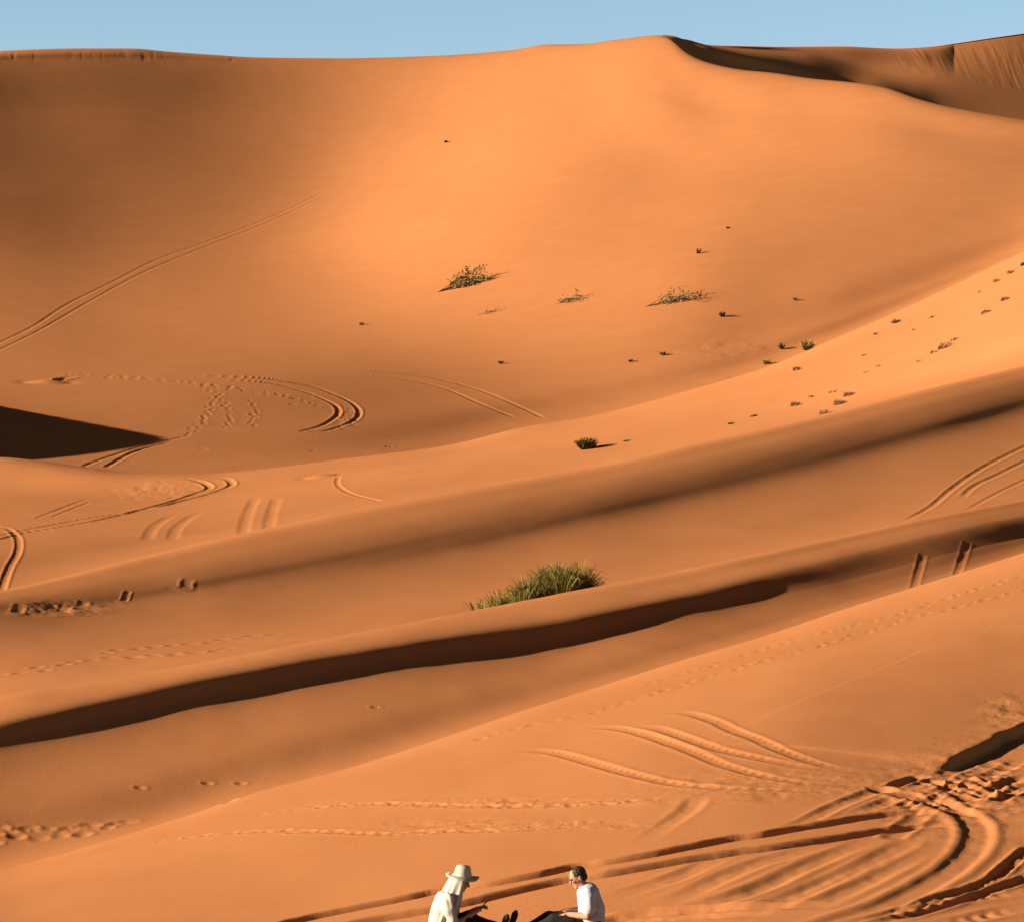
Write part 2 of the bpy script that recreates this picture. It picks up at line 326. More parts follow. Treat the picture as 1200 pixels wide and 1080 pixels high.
def world_and_camera():
    w = bpy.data.worlds.new('World'); scene.world = w; w.use_nodes = True
    nt = w.node_tree; bg = nt.nodes['Background']
    sky = nt.nodes.new('ShaderNodeTexSky'); sky.sky_type = 'NISHITA'; sky.sun_disc = False
    sky.sun_elevation = SUN_EL
    sky.sun_rotation = math.atan2(SUN[0], SUN[1])
    sky.altitude = 800; sky.air_density = 1.0; sky.dust_density = 0.6; sky.ozone_density = 1.0
    # the desert sky deepens quickly away from the horizon
    tc = nt.nodes.new('ShaderNodeTexCoord'); sx = nt.nodes.new('ShaderNodeSeparateXYZ')
    nt.links.new(tc.outputs['Generated'], sx.inputs[0])
    rp = nt.nodes.new('ShaderNodeValToRGB')
    rp.color_ramp.elements[0].position = 0.15; rp.color_ramp.elements[0].color = (*SKY_LO, 1)
    rp.color_ramp.elements[1].position = 0.30; rp.color_ramp.elements[1].color = (*SKY_HI, 1)
    mx = nt.nodes.new('ShaderNodeMix'); mx.data_type = 'RGBA'; mx.blend_type = 'MULTIPLY'; mx.inputs['Factor'].default_value = 1.0
    nt.links.new(sx.outputs['Z'], rp.inputs['Fac']); nt.links.new(sky.outputs['Color'], mx.inputs[6]); nt.links.new(rp.outputs['Color'], mx.inputs[7])
    nt.links.new(mx.outputs[2], bg.inputs['Color']); bg.inputs['Strength'].default_value = SKY_STR
    ld = bpy.data.lights.new('sun', 'SUN'); ld.energy = SUN_STR; ld.angle = math.radians(0.5); ld.color = SUN_COL
    lo = bpy.data.objects.new('sun', ld); COL.objects.link(lo)
    lo.rotation_euler = Vector(SUN).to_track_quat('Z', 'Y').to_euler()
    cd = bpy.data.cameras.new('camera'); cd.sensor_width = 36.0; cd.lens = 36.0*F/1200.0
    cd.clip_start = 0.1; cd.clip_end = 20000
    co = bpy.data.objects.new('camera', cd); COL.objects.link(co); scene.camera = co
    co.rotation_euler = (math.pi/2, 0, 0)
    vs = scene.view_settings
    vs.view_transform = 'Standard'; vs.look = 'None'; vs.exposure = EXPOSURE; vs.gamma = 1.0; vs.use_curve_mapping = False
SKY_LO, SKY_HI = (0.79, 0.865, 0.955), (0.20, 0.150, 0.125)
SKY_STR, SUN_STR, SUN_COL, EXPOSURE = 0.056, 5.0, (1.0, 0.85, 0.67), 1.70

# ------------------------------------------------------------------ things: helpers
def simple_mat(name, col, rough=0.8, var=0.0, scale=8.0, bump=0.0, trans=0.0):
    m, nt, b = mat_nodes(name)
    b.inputs['Base Color'].default_value = (*col, 1); b.inputs['Roughness'].default_value = rough
    b.inputs['Specular IOR Level'].default_value = 0.25
    if var or bump:
        g = nt.nodes.new('ShaderNodeTexCoord'); n = nt.nodes.new('ShaderNodeTexNoise')
        n.inputs['Scale'].default_value = scale; n.inputs['Detail'].default_value = 4
        nt.links.new(g.outputs['Object'], n.inputs['Vector'])
        if var:
            r = nt.nodes.new('ShaderNodeValToRGB')
            r.color_ramp.elements[0].position = 0.3; r.color_ramp.elements[1].position = 0.7
            r.color_ramp.elements[0].color = (*[c*(1-var) for c in col], 1); r.color_ramp.elements[1].color = (*[min(1, c*(1+var)) for c in col], 1)
            nt.links.new(n.outputs['Fac'], r.inputs['Fac']); nt.links.new(r.outputs['Color'], b.inputs['Base Color'])
        if bump:
            p = nt.nodes.new('ShaderNodeBump'); p.inputs['Strength'].default_value = bump; p.inputs['Distance'].default_value = 0.01
            nt.links.new(n.outputs['Fac'], p.inputs['Height']); nt.links.new(p.outputs['Normal'], b.inputs['Normal'])
    return m

def tag(o, label=None, cat=None, group=None, kind=None):
    if label: o['label'] = label
    if cat: o['category'] = cat
    if group: o['group'] = group
    if kind: o['kind'] = kind
    return o

def empty(name, loc):
    o = bpy.data.objects.new(name, None); COL.objects.link(o); o.location = loc
    o.empty_display_size = 0.2
    return o

def mesh_obj(name, V, Fc, mat, parent=None, origin=(0, 0, 0), smooth=True):
    V = np.asarray(V, float)-np.asarray(origin, float)
    me = bpy.data.meshes.new(name); me.from_pydata(V.tolist(), [], [tuple(f) for f in Fc]); me.update()
    for m in (mat if isinstance(mat, (list, tuple)) else [mat]): me.materials.append(m)
    if smooth: me.polygons.foreach_set('use_smooth', np.ones(len(me.polygons), bool))
    o = bpy.data.objects.new(name, me); COL.objects.link(o)
    if parent: o.parent = parent
    else: o.location = origin
    return o

class Geo:
    def __init__(self): self.V = []; self.F = []
    def add(self, V, Fc):
        n = len(self.V); self.V += [tuple(v) for v in V]; self.F += [tuple(i+n for i in f) for f in Fc]
    def tube(self, pts, radii, seg=6):
        pts = [np.array(p, float) for p in pts]; n = len(pts); V = []; Fc = []
        for i, p in enumerate(pts):
            t = pts[min(i+1, n-1)]-pts[max(i-1, 0)]; t /= np.linalg.norm(t)+1e-9
            a = np.cross(t, [0, 0, 1.0] if abs(t[2]) < 0.9 else [1.0, 0, 0]); a /= np.linalg.norm(a); b = np.cross(t, a)
            for k in range(seg):
                w = 2*math.pi*k/seg; V.append(p+radii[i]*(math.cos(w)*a+math.sin(w)*b))
        for i in range(n-1):
            for k in range(seg):
                Fc.append((i*seg+k, i*seg+(k+1) % seg, (i+1)*seg+(k+1) % seg, (i+1)*seg+k))
        Fc.append(tuple(range(seg))[::-1]); Fc.append(tuple((n-1)*seg+k for k in range(seg)))
        self.add(V, Fc)
    def ball(self, c, r, axes=None, seg=14, rings=9):
        c = np.array(c, float); r = np.array([r]*3 if np.isscalar(r) else r, float)
        M = np.eye(3) if axes is None else np.array(axes, float)
        V = [c+M.T@(r*np.array([0, 0, 1.0]))]; Fc = []
        for i in range(1, rings):
            th = math.pi*i/rings
            for k in range(seg):
                ph = 2*math.pi*k/seg
                V.append(c+M.T@(r*np.array([math.sin(th)*math.cos(ph), math.sin(th)*math.sin(ph), math.cos(th)])))
        V.append(c+M.T@(r*np.array([0, 0, -1.0])))
        for k in range(seg): Fc.append((0, 1+k, 1+(k+1) % seg))
        for i in range(rings-2):
            for k in range(seg):
                a = 1+i*seg; Fc.append((a+k, a+seg+k, a+seg+(k+1) % seg, a+(k+1) % seg))
        e = len(V)-1; a = 1+(rings-2)*seg
        for k in range(seg): Fc.append((e, a+(k+1) % seg, a+k))
        self.add(V, Fc)
    def limb(self, pts, radii, seg=14):
        """closed tapered limb with round ends, densely ringed"""
        P = [np.array(p, float) for p in pts]
        for i in range(len(P)-1):
            self.tube([P[i], P[i+1]], [radii[i], radii[i+1]], seg)
        for p, r in zip(P, radii): self.ball(p, r)
    def ribbon(self, pts, widths, nrm):
        V = []; Fc = []
        for i, (p, w) in enumerate(zip(pts, widths)):
            p = np.array(p, float); t = np.array(pts[min(i+1, len(pts)-1)])-np.array(pts[max(i-1, 0)])
            s = np.cross(t, nrm); s /= np.linalg.norm(s)+1e-9
            V += [p-s*w/2, p+s*w/2]
        for i in range(len(pts)-1): Fc.append((2*i, 2*i+1, 2*i+3, 2*i+2))
        self.add(V, Fc)

def fused(name, geo, mat, parent, origin, voxel=0.008, smooth=6, post=None):
    """one continuous skin over the overlapping solids of geo"""
    V = np.array(geo.V)-np.array(origin)
    me = bpy.data.meshes.new(name); me.from_pydata(V.tolist(), [], geo.F); me.update()
    tmp = bpy.data.objects.new(name, me); COL.objects.link(tmp)
    r = tmp.modifiers.new('r', 'REMESH'); r.mode = 'VOXEL'; r.voxel_size = voxel
    s = tmp.modifiers.new('s', 'SMOOTH'); s.factor = 0.5; s.iterations = smooth
    dg = bpy.context.evaluated_depsgraph_get(); dg.update()
    new = bpy.data.meshes.new_from_object(tmp.evaluated_get(dg))
    bpy.data.objects.remove(tmp); bpy.data.meshes.remove(me)
    new.name = name
    new.materials.clear()
    mats = mat if isinstance(mat, (list, tuple)) else [mat]
    for m in mats: new.materials.append(m)
    if post:
        n = len(new.vertices); co = np.empty(n*3, np.float32); new.vertices.foreach_get('co', co)
        no = np.empty(n*3, np.float32); new.vertices.foreach_get('normal', no)
        co = co.reshape(-1, 3)+np.array(origin); no = no.reshape(-1, 3)
        co = post(co, no)-np.array(origin)
        new.vertices.foreach_set('co', co.astype(np.float32).reshape(-1)); new.update()
    new.polygons.foreach_set('use_smooth', np.ones(len(new.polygons), bool))
    o = bpy.data.objects.new(name, new); COL.objects.link(o); o.parent = parent
    return o

# ------------------------------------------------------------------ plants
def ground_at(S, x, y):
    px = CX+F*x/y
    j = int(np.clip(np.searchsorted(S.cols, px)-1, 0, len(S.cols)-2)); w = (px-S.cols[j])/(S.cols[j+1]-S.cols[j])
    return sum(ww*np.interp(y, S.Y[:, jj], (S.Z+S.dZ)[:, jj]) for jj, ww in ((j, 1-w), (j+1, w)))

def blades(geo, r, n, base, rx, ry, h, spread, lean, bw, droop=0.25, up=1.0, hfun=None, gnd=None):
    """upright stalks fanning out from an oval base"""
    for _ in range(n):
        a = r.uniform(0, 2*math.pi); q = math.sqrt(r.uniform(0, 1))
        ox, oy = rx*q*math.cos(a), ry*q*math.sin(a)
        b = np.array([base[0]+ox, base[1]+oy, 0.0]); b[2] = gnd(b[0], b[1])-0.03 if gnd else base[2]-0.03
        l = h*r.uniform(0.45, 1.0)*(hfun(ox, oy) if hfun else 1.0)
        d = np.array([spread*ox/max(rx, .01)*0.8+lean[0]+r.normal(0, 0.28*spread+0.08), spread*oy/max(ry, .01)*0.8+lean[1]+r.normal(0, 0.28*spread+0.08), up])
        d /= np.linalg.norm(d)
        side = np.array([d[0], d[1], 0.0])
        p1 = b+d*l*0.5; p2 = b+d*l*0.85+side*l*0.06-np.array([0, 0, droop*0.1*l]); p3 = b+d*l+side*l*0.14-np.array([0, 0, droop*0.35*l])
        nrm = r.normal(0, 1, 3); w = bw*r.uniform(0.6, 1.3)
        geo.ribbon([b, p1, p2, p3], [w*0.8, w, w*0.75, w*0.15], nrm)

def twigs(geo_s, geo_l, r, base, n, length, lean, spread, rad, leaves, leaf):
    """woody stems that fork, carrying leaf clumps near their ends"""
    for _ in range(n):
        d = np.array([lean[0]+r.normal(0, spread), lean[1]+r.normal(0, spread*0.7), max(0.03, lean[2]+r.normal(0, 0.08))]); d /= np.linalg.norm(d)
        L = length*r.uniform(0.55, 1.0); pts = [np.array(base)-np.array([0, 0, 0.05])]; dd = d.copy()
        for k in range(4):
            dd = dd+r.normal(0, 0.10, 3)*np.array([1, 1, 0.6]); dd /= np.linalg.norm(dd); pts.append(pts[-1]+dd*L/4)
        geo_s.tube(pts, [rad*(1-0.2*k) for k in range(5)], 5)
        for k in (2, 3, 4):
            for _b in range(2):
                e = dd+r.normal(0, 0.55, 3); e[2] = abs(e[2])*0.35; e /= np.linalg.norm(e)
                q = pts[k]+e*L*r.uniform(0.12, 0.3)
                geo_s.tube([pts[k], (pts[k]+q)/2+r.normal(0, 0.02*L, 3), q], [rad*0.5, rad*0.4, rad*0.2], 4)
                for _l in range(leaves):
                    c = pts[k]+(q-pts[k])*r.uniform(0.2, 1.15)+r.normal(0, leaf*0.9, 3)
                    t = e+r.normal(0, 0.5, 3); t /= np.linalg.norm(t)
                    geo_l.ribbon([c, c+t*leaf*0.6, c+t*leaf*1.2], [leaf*0.25, leaf*0.5, leaf*0.08], r.normal(0, 1, 3))

def plant(name, label, cat, base, parts, group=None):
    root = empty(name, base); tag(root, label, cat, group)
    for pn, geo, mat in parts:
        if geo.F: mesh_obj(pn, geo.V, geo.F, mat, root, base, smooth=False)
    return root

def build_plants(S):
    green = simple_mat('green_leaf', (0.125, 0.105, 0.018), 0.7, 0.45, 3.0)
    olive = simple_mat('olive_leaf', (0.18, 0.115, 0.038), 0.75, 0.4, 3.0)
    dry = simple_mat('dry_stalk', (0.24, 0.115, 0.042), 0.85, 0.35, 4.0)
    wood = simple_mat('dead_wood', (0.065, 0.036, 0.017), 0.9, 0.3, 9.0)
    tuft_g = simple_mat('tuft_green', (0.065, 0.052, 0.010), 0.75, 0.4, 4.0)
    # big green bush behind the second crest
    r = np.random.default_rng(5)
    ym = 81.5
    base = np.array([(632-CX)/F*ym, ym, 0]); base[2] = ground_at(S, base[0], base[1])
    g = Geo(); st = Geo()
    top = lambda px: float(np.interp(px, [560, 575, 590, 602, 612, 628, 640, 652, 664, 674, 686, 697], [2, 13, 18, 15, 25, 30, 27, 41, 35, 38, 26, 10]))/F*ym
    gn = lambda x, y: ground_at(S, x, y)
    for px, n in ((572, 190), (588, 300), (604, 340), (622, 520), (638, 520), (654, 620), (666, 560), (676, 420)):
        y = ym+r.uniform(-0.25, 0.35); x = (px-CX)/F*y; z = gn(x, y)
        lift = max(0.0, (540-float(np.interp(px, [p[0] for p in C2], [p[1] for p in C2])))/F*y-z)
        for _c in range(7):
            hh = (lift+top(px)*r.uniform(0.55, 1.25)); ll = (r.normal(-0.04, 0.20), r.normal(0, 0.2))
            blades(g, r, n//4, (x+r.normal(0, .13), y+r.normal(0, .3), z), 0.09, 0.12, hh*1.22, 0.55, ll, 0.016, 0.8, gnd=gn)
        for _ in range(7):
            d = np.array([r.normal(0.05, 0.3), r.normal(0, 0.3), 1.0]); L = (lift+top(px))*r.uniform(0.4, 0.8)
            p = np.array([x+r.normal(0, .08), y+r.normal(0, .15), z-0.05]); st.tube([p, p+d*L*0.5, p+d*L+r.normal(0, .03, 3)], [0.016, 0.011, 0.005], 5)
    plant('desert_bush', 'large green bush rising behind the dune crest with the dark shadow', 'bush', base, [('foliage', g, green), ('stems', st, wood)])
    # round green tuft on the bright slope
    def tuft(px, py, L, wpx, hpx, label, mat, n=70, lean=(0.05, 0.02), spread=0.5, bw=None, group=None, name='grass_tuft', cat='grass tuft', droop=0.3):
        c = S.at(px, py, L, True); m = c[1]/F
        rr = np.random.default_rng(int(px*31+py)); g = Geo()
        h = hpx*m*0.95; w = wpx*m; n = int(n*1.6)
        blades(g, rr, n, c, w*0.28, w*0.28, h, spread, lean, bw or max(0.02, 1.0*m), droop, gnd=lambda x, y: ground_at(S, x, y))
        if name == 'grass_tuft':
            o = mesh_obj(name, g.V, g.F, mat, None, c, smooth=False)
            return tag(o, label, cat, group)
        return plant(name, label, cat, c, [('foliage', g, mat)], group)
    tuft(687, 526, 'L4', 20, 18, 'small round green tuft casting a thin shadow, alone on the slope above the big bush', tuft_g, 240, spread=0.8, bw=0.05)
    GS = 'shrubs on the face of the great dune'
    def shrub(px, py, L, wpx, hpx, label, nst, leaves, lean, mat, leaf_k=1.0, seed=1, mound=True):
        c = S.at(px, py, L, True); m = c[1]/F; rr = np.random.default_rng(seed)
        gs = Geo(); gl = Geo()
        twigs(gs, gl, rr, c, nst, wpx*m*1.2, lean, 0.22, 0.018*wpx*m*0.6, leaves, 2.2*m*leaf_k)
        return plant('dry_shrub', label, 'shrub', c, [('stems', gs, wood), ('foliage', gl, mat)], GS)
    shrub(512, 343, 'L5', 47, 22, 'dense olive shrub leaning right, leftmost on the great dune', 26, 32, (1.0, 0.25, 0.26), olive, 1.05, 11)
    shrub(557, 370, 'L5', 27, 9, 'thin faint sprig just below the dense olive shrub', 6, 4, (1.0, 0.3, 0.25), dry, 0.7, 12)
    shrub(640, 358, 'L5', 40, 13, 'low spiky shrub midway between the dense shrub and the forked shrub', 18, 22, (1.0, 0.25, 0.08), olive, 0.95, 13)
    shrub(755, 360, 'L5', 52, 22, 'forked shrub with bare trailing branches, rightmost of the big ones on the great dune', 16, 16, (1.0, 0.25, 0.20), olive, 1.0, 14)
    # small dark plants with long shadows on the great dune
    GP = 'small plants with long shadows on the great dune'
    def sprig(px, py, L, wpx, hpx, label, mat, seed, group):
        c = S.at(px, py, L, True); m = c[1]/F; rr = np.random.default_rng(seed); g = Geo()
        blades(g, rr, 26, c, wpx*m*0.25, wpx*m*0.25, hpx*m*1.2, 0.55, (-0.05, 0), max(0.03, 1.1*m), 0.2, gnd=lambda x, y: ground_at(S, x, y))
        o = mesh_obj('sprig', g.V, g.F, mat, None, c, smooth=False)
        return tag(o, label, 'sprig', group)
    for i, (px, py, w, h, lab) in enumerate((
            (818, 297, 6, 6, 'small dark sprig highest on the right part of the great dune'),
            (846, 371, 8, 7, 'dark sprig with a long shadow, right of the forked shrub'),
            (932, 352, 6, 4, 'tiny dark sprig alone on the smooth face right of the shrubs'),
            (587, 426, 7, 4, 'tiny sprig at the foot of the great dune below the spiky shrub'),
            (739, 424, 6, 4, 'tiny sprig low on the great dune below the forked shrub'),
            (778, 416, 10, 5, 'flat dark sprig low on the dune, right of the tiny one below the forked shrub'),
            (916, 409, 8, 8, 'dark sprig with a long shadow close to the edge of the bright slope'),
            (424, 381, 6, 4, 'small brown sprig left of the dense olive shrub, near the dune foot'),
            (523, 167, 5, 3, 'lone dark speck of a plant high on the bright face'),
            (853, 268, 5, 3, 'faint speck of a plant above the highest dark sprig'))):
        sprig(px, py, 'L5', w, h, lab, wood, 40+i, GP)
    tuft(898, 427, 'L5', 10, 8, 'brownish tuft half hidden at the edge of the bright slope', olive, 60, group='tufts peeping over the bright slope')
    tuft(946, 410, 'L5', 16, 15, 'tall dry tuft standing at the edge of the bright slope, beside a long thin shadow', olive, 110, group='tufts peeping over the bright slope')
    # tufts on the bright right-hand slope
    brown = simple_mat('brown_tuft', (0.15, 0.075, 0.026), 0.8, 0.35, 4.0)
    GT = 'dry tufts on the bright right-hand slope'
    for i, (px, py, w, h, lab, mt, n) in enumerate((
            (931, 434, 8, 8, 'pointed dark tuft just inside the bright slope edge', wood, 40),
            (928, 476, 9, 10, 'compact dark tuft low on the bright slope', olive, 70),
            (948, 466, 8, 6, 'pale sprig between the compact tuft and the leaning clump', dry, 26),
            (974, 460, 12, 6, 'faint flattened tuft above the leaning clump', dry, 34),
            (963, 485, 18, 9, 'pale brown tuft touching the shaded crest below the bright slope', dry, 60),
            (981, 474, 16, 10, 'lower half of the leaning clump, bushy and brown', olive, 80),
            (992, 464, 15, 9, 'upper half of the leaning clump, dark brown', olive, 80),
            (1011, 417, 7, 5, 'tiny dark tuft in the middle of the bright slope', wood, 26),
            (1027, 430, 10, 6, 'small slanting tuft below the tiny dark one', dry, 30),
            (1014, 437, 10, 5, 'faint slanting tuft at the lower left of the small slanting one', dry, 24),
            (1047, 378, 9, 8, 'round dark tuft near the upper edge of the bright slope', olive, 50),
            (1024, 392, 7, 5, 'faint tuft below left of the round dark one by the upper edge', dry, 20),
            (1104, 408, 20, 13, 'feathery slanting tuft, the widest on the bright slope', dry, 90),
            (1092, 414, 10, 7, 'small brown tail piece left of the widest feathery tuft', dry, 36),
            (1117, 399, 12, 8, 'small brown piece right of the widest feathery tuft', dry, 36),
            (1075, 424, 8, 5, 'faint tuft left of the widest feathery one', dry, 20),
            (1070, 387, 6, 4, 'faint speck of grass above the feathery tuft', dry, 18),
            (1090, 372, 9, 5, 'faint brown tuft high between the round dark tuft and the brown one at right', dry, 24),
            (1152, 368, 12, 10, 'brown tuft with a thin shadow below the dark hollow tuft', dry, 50),
            (1176, 352, 13, 8, 'dark hollow tuft near the right edge of the picture', olive, 60),
            (1182, 320, 10, 6, 'small dark tuft just under the slope edge at far right', wood, 36),
            (1165, 330, 9, 7, 'pale upright tuft left of the small dark one at far right', dry, 28),
            (1146, 342, 9, 4, 'flat faint tuft at the upper right of the bright slope', dry, 20),
            (1197, 311, 9, 8, 'brown tuft cut by the right edge of the picture', olive, 50))):
        mt = brown if mt is not dry else dry
        tuft(px, py, 'L4', w, h, lab, mt, n, lean=(0.9, 0.1), spread=0.8, bw=0.028, group=GT)
    for i, (px, py, w, h, lab) in enumerate(((855, 497, 12, 5, 'thin broken twig at the left end of the bright slope'), (882, 488, 14, 5, 'slanting thin twig left of the compact green tuft'), (733, 517, 12, 4, 'flat dry twig right of the round green tuft'), (644, 497, 16, 4, 'low brown scrub lying on the valley-side crest'))):
        tuft(px, py, 'L4', w, h, lab, wood, 24, lean=(0.8, 0.1), spread=0.5, group='dry twigs lying on the sand')

# ------------------------------------------------------------------ marks in the sand
def value_noise(x, y, seed):
    xi = np.floor(x).astype(np.int64); yi = np.floor(y).astype(np.int64)
    xf = x-xi; yf = y-yi
    xf = xf*xf*xf*(xf*(xf*6-15)+10); yf = yf*yf*yf*(yf*(yf*6-15)+10)
    def h(a, b):
        n = (a*374761393+b*668265263+seed*974711) & 0x7fffffff
        n = ((n ^ (n >> 13))*1274126177) & 0x7fffffff
        n = (n ^ (n >> 16)) & 0xffff
        return n/32768.0-1.0
    return ((h(xi, yi)*(1-xf)+h(xi+1, yi)*xf)*(1-yf)+(h(xi, yi+1)*(1-xf)+h(xi+1, yi+1)*xf)*yf)

def fbm(x, y, octaves, seed, gain=0.5):
    s = 0; a = 1.0
    for o in range(octaves):
        s = s+a*value_noise(x*2**o+17.3*o, y*2**o-9.1*o, seed+o); a *= gain
    return s

class Sand:
    """the terrain arrays plus a table of height changes dZ"""
    def __init__(self, cols, rowof, X, Y, Z, P):
        self.cols, self.rowof, self.X, self.Y, self.Z, self.P = cols, rowof, X, Y, Z, P
        self.dZ = np.zeros_like(Z)
        self.span = {'L1': ('E', 'C1'), 'L2': ('G2', 'C2'), 'L3': ('G3', 'C3'), 'L4': ('G4', 'C4'), 'L5': ('G5', 'C5'), 'L6': ('G6', 'K6')}
    def rows(self, L):
        a, b = self.span[L]
        return self.rowof[a], self.rowof[b]
    def at(self, px, py, L, top=False):
        """world point of the dune face seen at a place of the photograph"""
        a, b = self.rows(L)
        j = int(np.clip(np.searchsorted(self.cols, px)-1, 0, len(self.cols)-2)); w = (px-self.cols[j])/(self.cols[j+1]-self.cols[j])
        out = 0
        for jj, ww in ((j, 1-w), (j+1, w)):
            p = self.P[a:b+1, jj][::-1]
            y = np.interp(py, p, self.Y[a:b+1, jj][::-1]); z = np.interp(py, p, (self.Z+self.dZ if top else self.Z)[a:b+1, jj][::-1])
            out = out+ww*np.array([y, z])
        return np.array([(px-CX)/F*out[0], out[0], out[1]])
    def path(self, pts, L, step):
        pts = np.array(pts, float)
        # smooth run through the picked places, then to the ground
        n = len(pts); t = np.concatenate([[0], np.cumsum(np.hypot(*np.diff(pts, axis=0).T))])
        q = np.linspace(0, t[-1], max(8, int(t[-1]/3)))
        if n > 2:
            m = np.zeros_like(pts); m[1:-1] = (pts[2:]-pts[:-2])/(t[2:]-t[:-2])[:, None]
            m[0] = (pts[1]-pts[0])/(t[1]-t[0]); m[-1] = (pts[-1]-pts[-2])/(t[-1]-t[-2])
        else:
            m = np.repeat(((pts[1]-pts[0])/t[1])[None], 2, 0)
        pp = hermite(t, pts, m, q)
        w = np.array([self.at(a, b, L) for a, b in pp])
        s = np.concatenate([[0], np.cumsum(np.linalg.norm(np.diff(w, axis=0), axis=1))])
        k = np.arange(0, s[-1], step) if s[-1] > 3*step else np.linspace(0, s[-1], 4)
        return np.stack([np.interp(k, s, w[:, i]) for i in range(3)], 1), k, s[-1]
    def window(self, c, r, L):
        """grid window around world points c with margin r metres"""
        a, b = self.rows(L)
        px = CX+F*c[:, 0]/c[:, 1]; py = CY-F*c[:, 2]/c[:, 1]; m = 1.3*r*F/c[:, 1].min()
        j0 = np.searchsorted(self.cols, px.min()-m); j1 = np.searchsorted(self.cols, px.max()+m)
        if j1-j0 < 2: return None
        Yw = self.Y[a:b+1, j0:j1]
        ok = ((Yw > c[:, 1].min()-r) & (Yw < c[:, 1].max()+r)).any(1)
        if not ok.any(): return None
        i = np.nonzero(ok)[0]
        return slice(a+i[0], a+i[-1]+1), slice(j0, j1)
    def profile(self, pts, L, reach, fn, step=None):
        """fn(signed distance, run along the path, total) -> height change, for every grid point near the path"""
        step = step or reach/6
        w, s, tot = self.path(pts, L, step)
        if len(w) < 3: return
        tan = np.gradient(w[:, :2], axis=0); tan /= np.linalg.norm(tan, axis=1, keepdims=True)+1e-9
        best = {}
        CH = 12
        acc_d = None
        win = self.window(w, reach, L)
        if win is None: return
        r0, c0 = win[0].start, win[1].start
        shape = (win[0].stop-r0, win[1].stop-c0)
        D = np.full(shape, 1e9); S = np.zeros(shape); Q = np.zeros(shape)
        for i in range(0, len(w), CH):
            k = slice(max(0, i-1), min(len(w), i+CH+1))
            wn = self.window(w[k], reach, L)
            if wn is None: continue
            X = self.X[wn]; Y = self.Y[wn]
            ii = (slice(wn[0].start-r0, wn[0].stop-r0), slice(wn[1].start-c0, wn[1].stop-c0))
            if ii[0].start < 0 or ii[1].start < 0: continue
            d, sg, q = D[ii], S[ii], Q[ii]
            if d.shape != X.shape: continue
            for j in range(k.start, k.stop):
                dx = X-w[j, 0]; dy = Y-w[j, 1]
                al = dx*tan[j, 0]+dy*tan[j, 1]; ac = -dx*tan[j, 1]+dy*tan[j, 0]
                al_c = np.clip(al, -step*0.6, step*0.6)
                dd = np.sqrt((al-al_c)**2+ac**2)
                m = dd < d
                d[m] = dd[m]; sg[m] = np.where(ac[m] >= 0, dd[m], -dd[m]); q[m] = s[j]+al_c[m]
            D[ii], S[ii], Q[ii] = d, sg, q
        m = D < reach
        if m.any():
            h = np.zeros(shape); h[m] = fn(S[m], Q[m], tot)
            self.dZ[win] += h
    def rut(self, pts, L, w=0.13, depth=0.05, rim=0.4, tread=0.0, pitch=0.22, fade=(0.8, 0.8), rough=0.25, side=0.0, seed=0, pw=3.2):
        sd = seed or int(abs(pts[0][0]*7+pts[0][1]*13))+1
        def fn(d, s, tot):
            e = np.clip(s/max(fade[0], 1e-3), 0, 1)*np.clip((tot-s)/max(fade[1], 1e-3), 0, 1)
            e = e*e*(3-2*e)
            va = 1+rough*value_noise(s/(4*w)+0*d, d*0+0.5, sd)+0.6*rough*value_noise(s/w, d/w, sd+5)
            dn = d+0.35*w*rough*value_noise(s/(2.5*w), d*0+3.5, sd+9)
            a = np.abs(dn)/w
            g = -depth*np.exp(-a**pw)
            if tread: g = g*(1-tread*0.5*(1+np.sin(2*np.pi*(s+0.35*np.abs(dn))/pitch))*np.exp(-(a)**4))
            rr = depth*rim*(np.exp(-((a-1.55)/0.45)**2))*(1+side*np.sign(dn))*(1+0.6*rough*value_noise(s/(1.3*w), dn*0+8, sd+3))
            return (g*va+rr)*e
        self.profile(pts, L, w*3.2, fn)
    def steps(self, pts, L, gap=0.6, size=0.14, depth=0.04, width=0.16, jitter=0.05, seed=3, rows=2):
        r = np.random.default_rng(seed+int(abs(pts[0][0])))
        w, s, tot = self.path(pts, L, gap)
        tan = np.gradient(w[:, :2], axis=0); tan /= np.linalg.norm(tan, axis=1, keepdims=True)+1e-9
        for i in range(len(w)):
            off = (width*(1 if i % 2 else -1) if rows == 2 else 0)+r.normal(0, jitter)
            c = w[i].copy(); c[0] += -tan[i, 1]*off; c[1] += tan[i, 0]*off
            self.dent(c, L, size*r.uniform(0.8, 1.2), depth*r.uniform(0.6, 1.3), tan[i])
    def dent(self, c, L, size, depth, tan=(1.0, 0.0), long=1.4):
        wn = self.window(np.array([c]), size*3.5, L)
        if wn is None: return
        dx = self.X[wn]-c[0]; dy = self.Y[wn]-c[1]
        al = (dx*tan[0]+dy*tan[1])/long; ac = -dx*tan[1]+dy*tan[0]
        d2 = (al**2+ac**2)/size**2
        self.dZ[wn] += -depth*np.exp(-d2)+0.35*depth*np.exp(-(np.sqrt(d2)-1.7)**2*4)
    def churn(self, px, py, rx, ry, L, amp, scale, seed):
        a, b = self.rows(L)
        j0, j1 = np.searchsorted(self.cols, [px-2*rx, px+2*rx])
        P = self.P[a:b+1, j0:j1]; c = self.cols[j0:j1][None]
        m = np.exp(-(((c-px)/rx)**2+((P-py)/ry)**2)**1.5)
        n = fbm(self.X[a:b+1, j0:j1]/scale, self.Y[a:b+1, j0:j1]/scale, 4, seed, 0.55)
        self.dZ[a:b+1, j0:j1] += amp*m*n

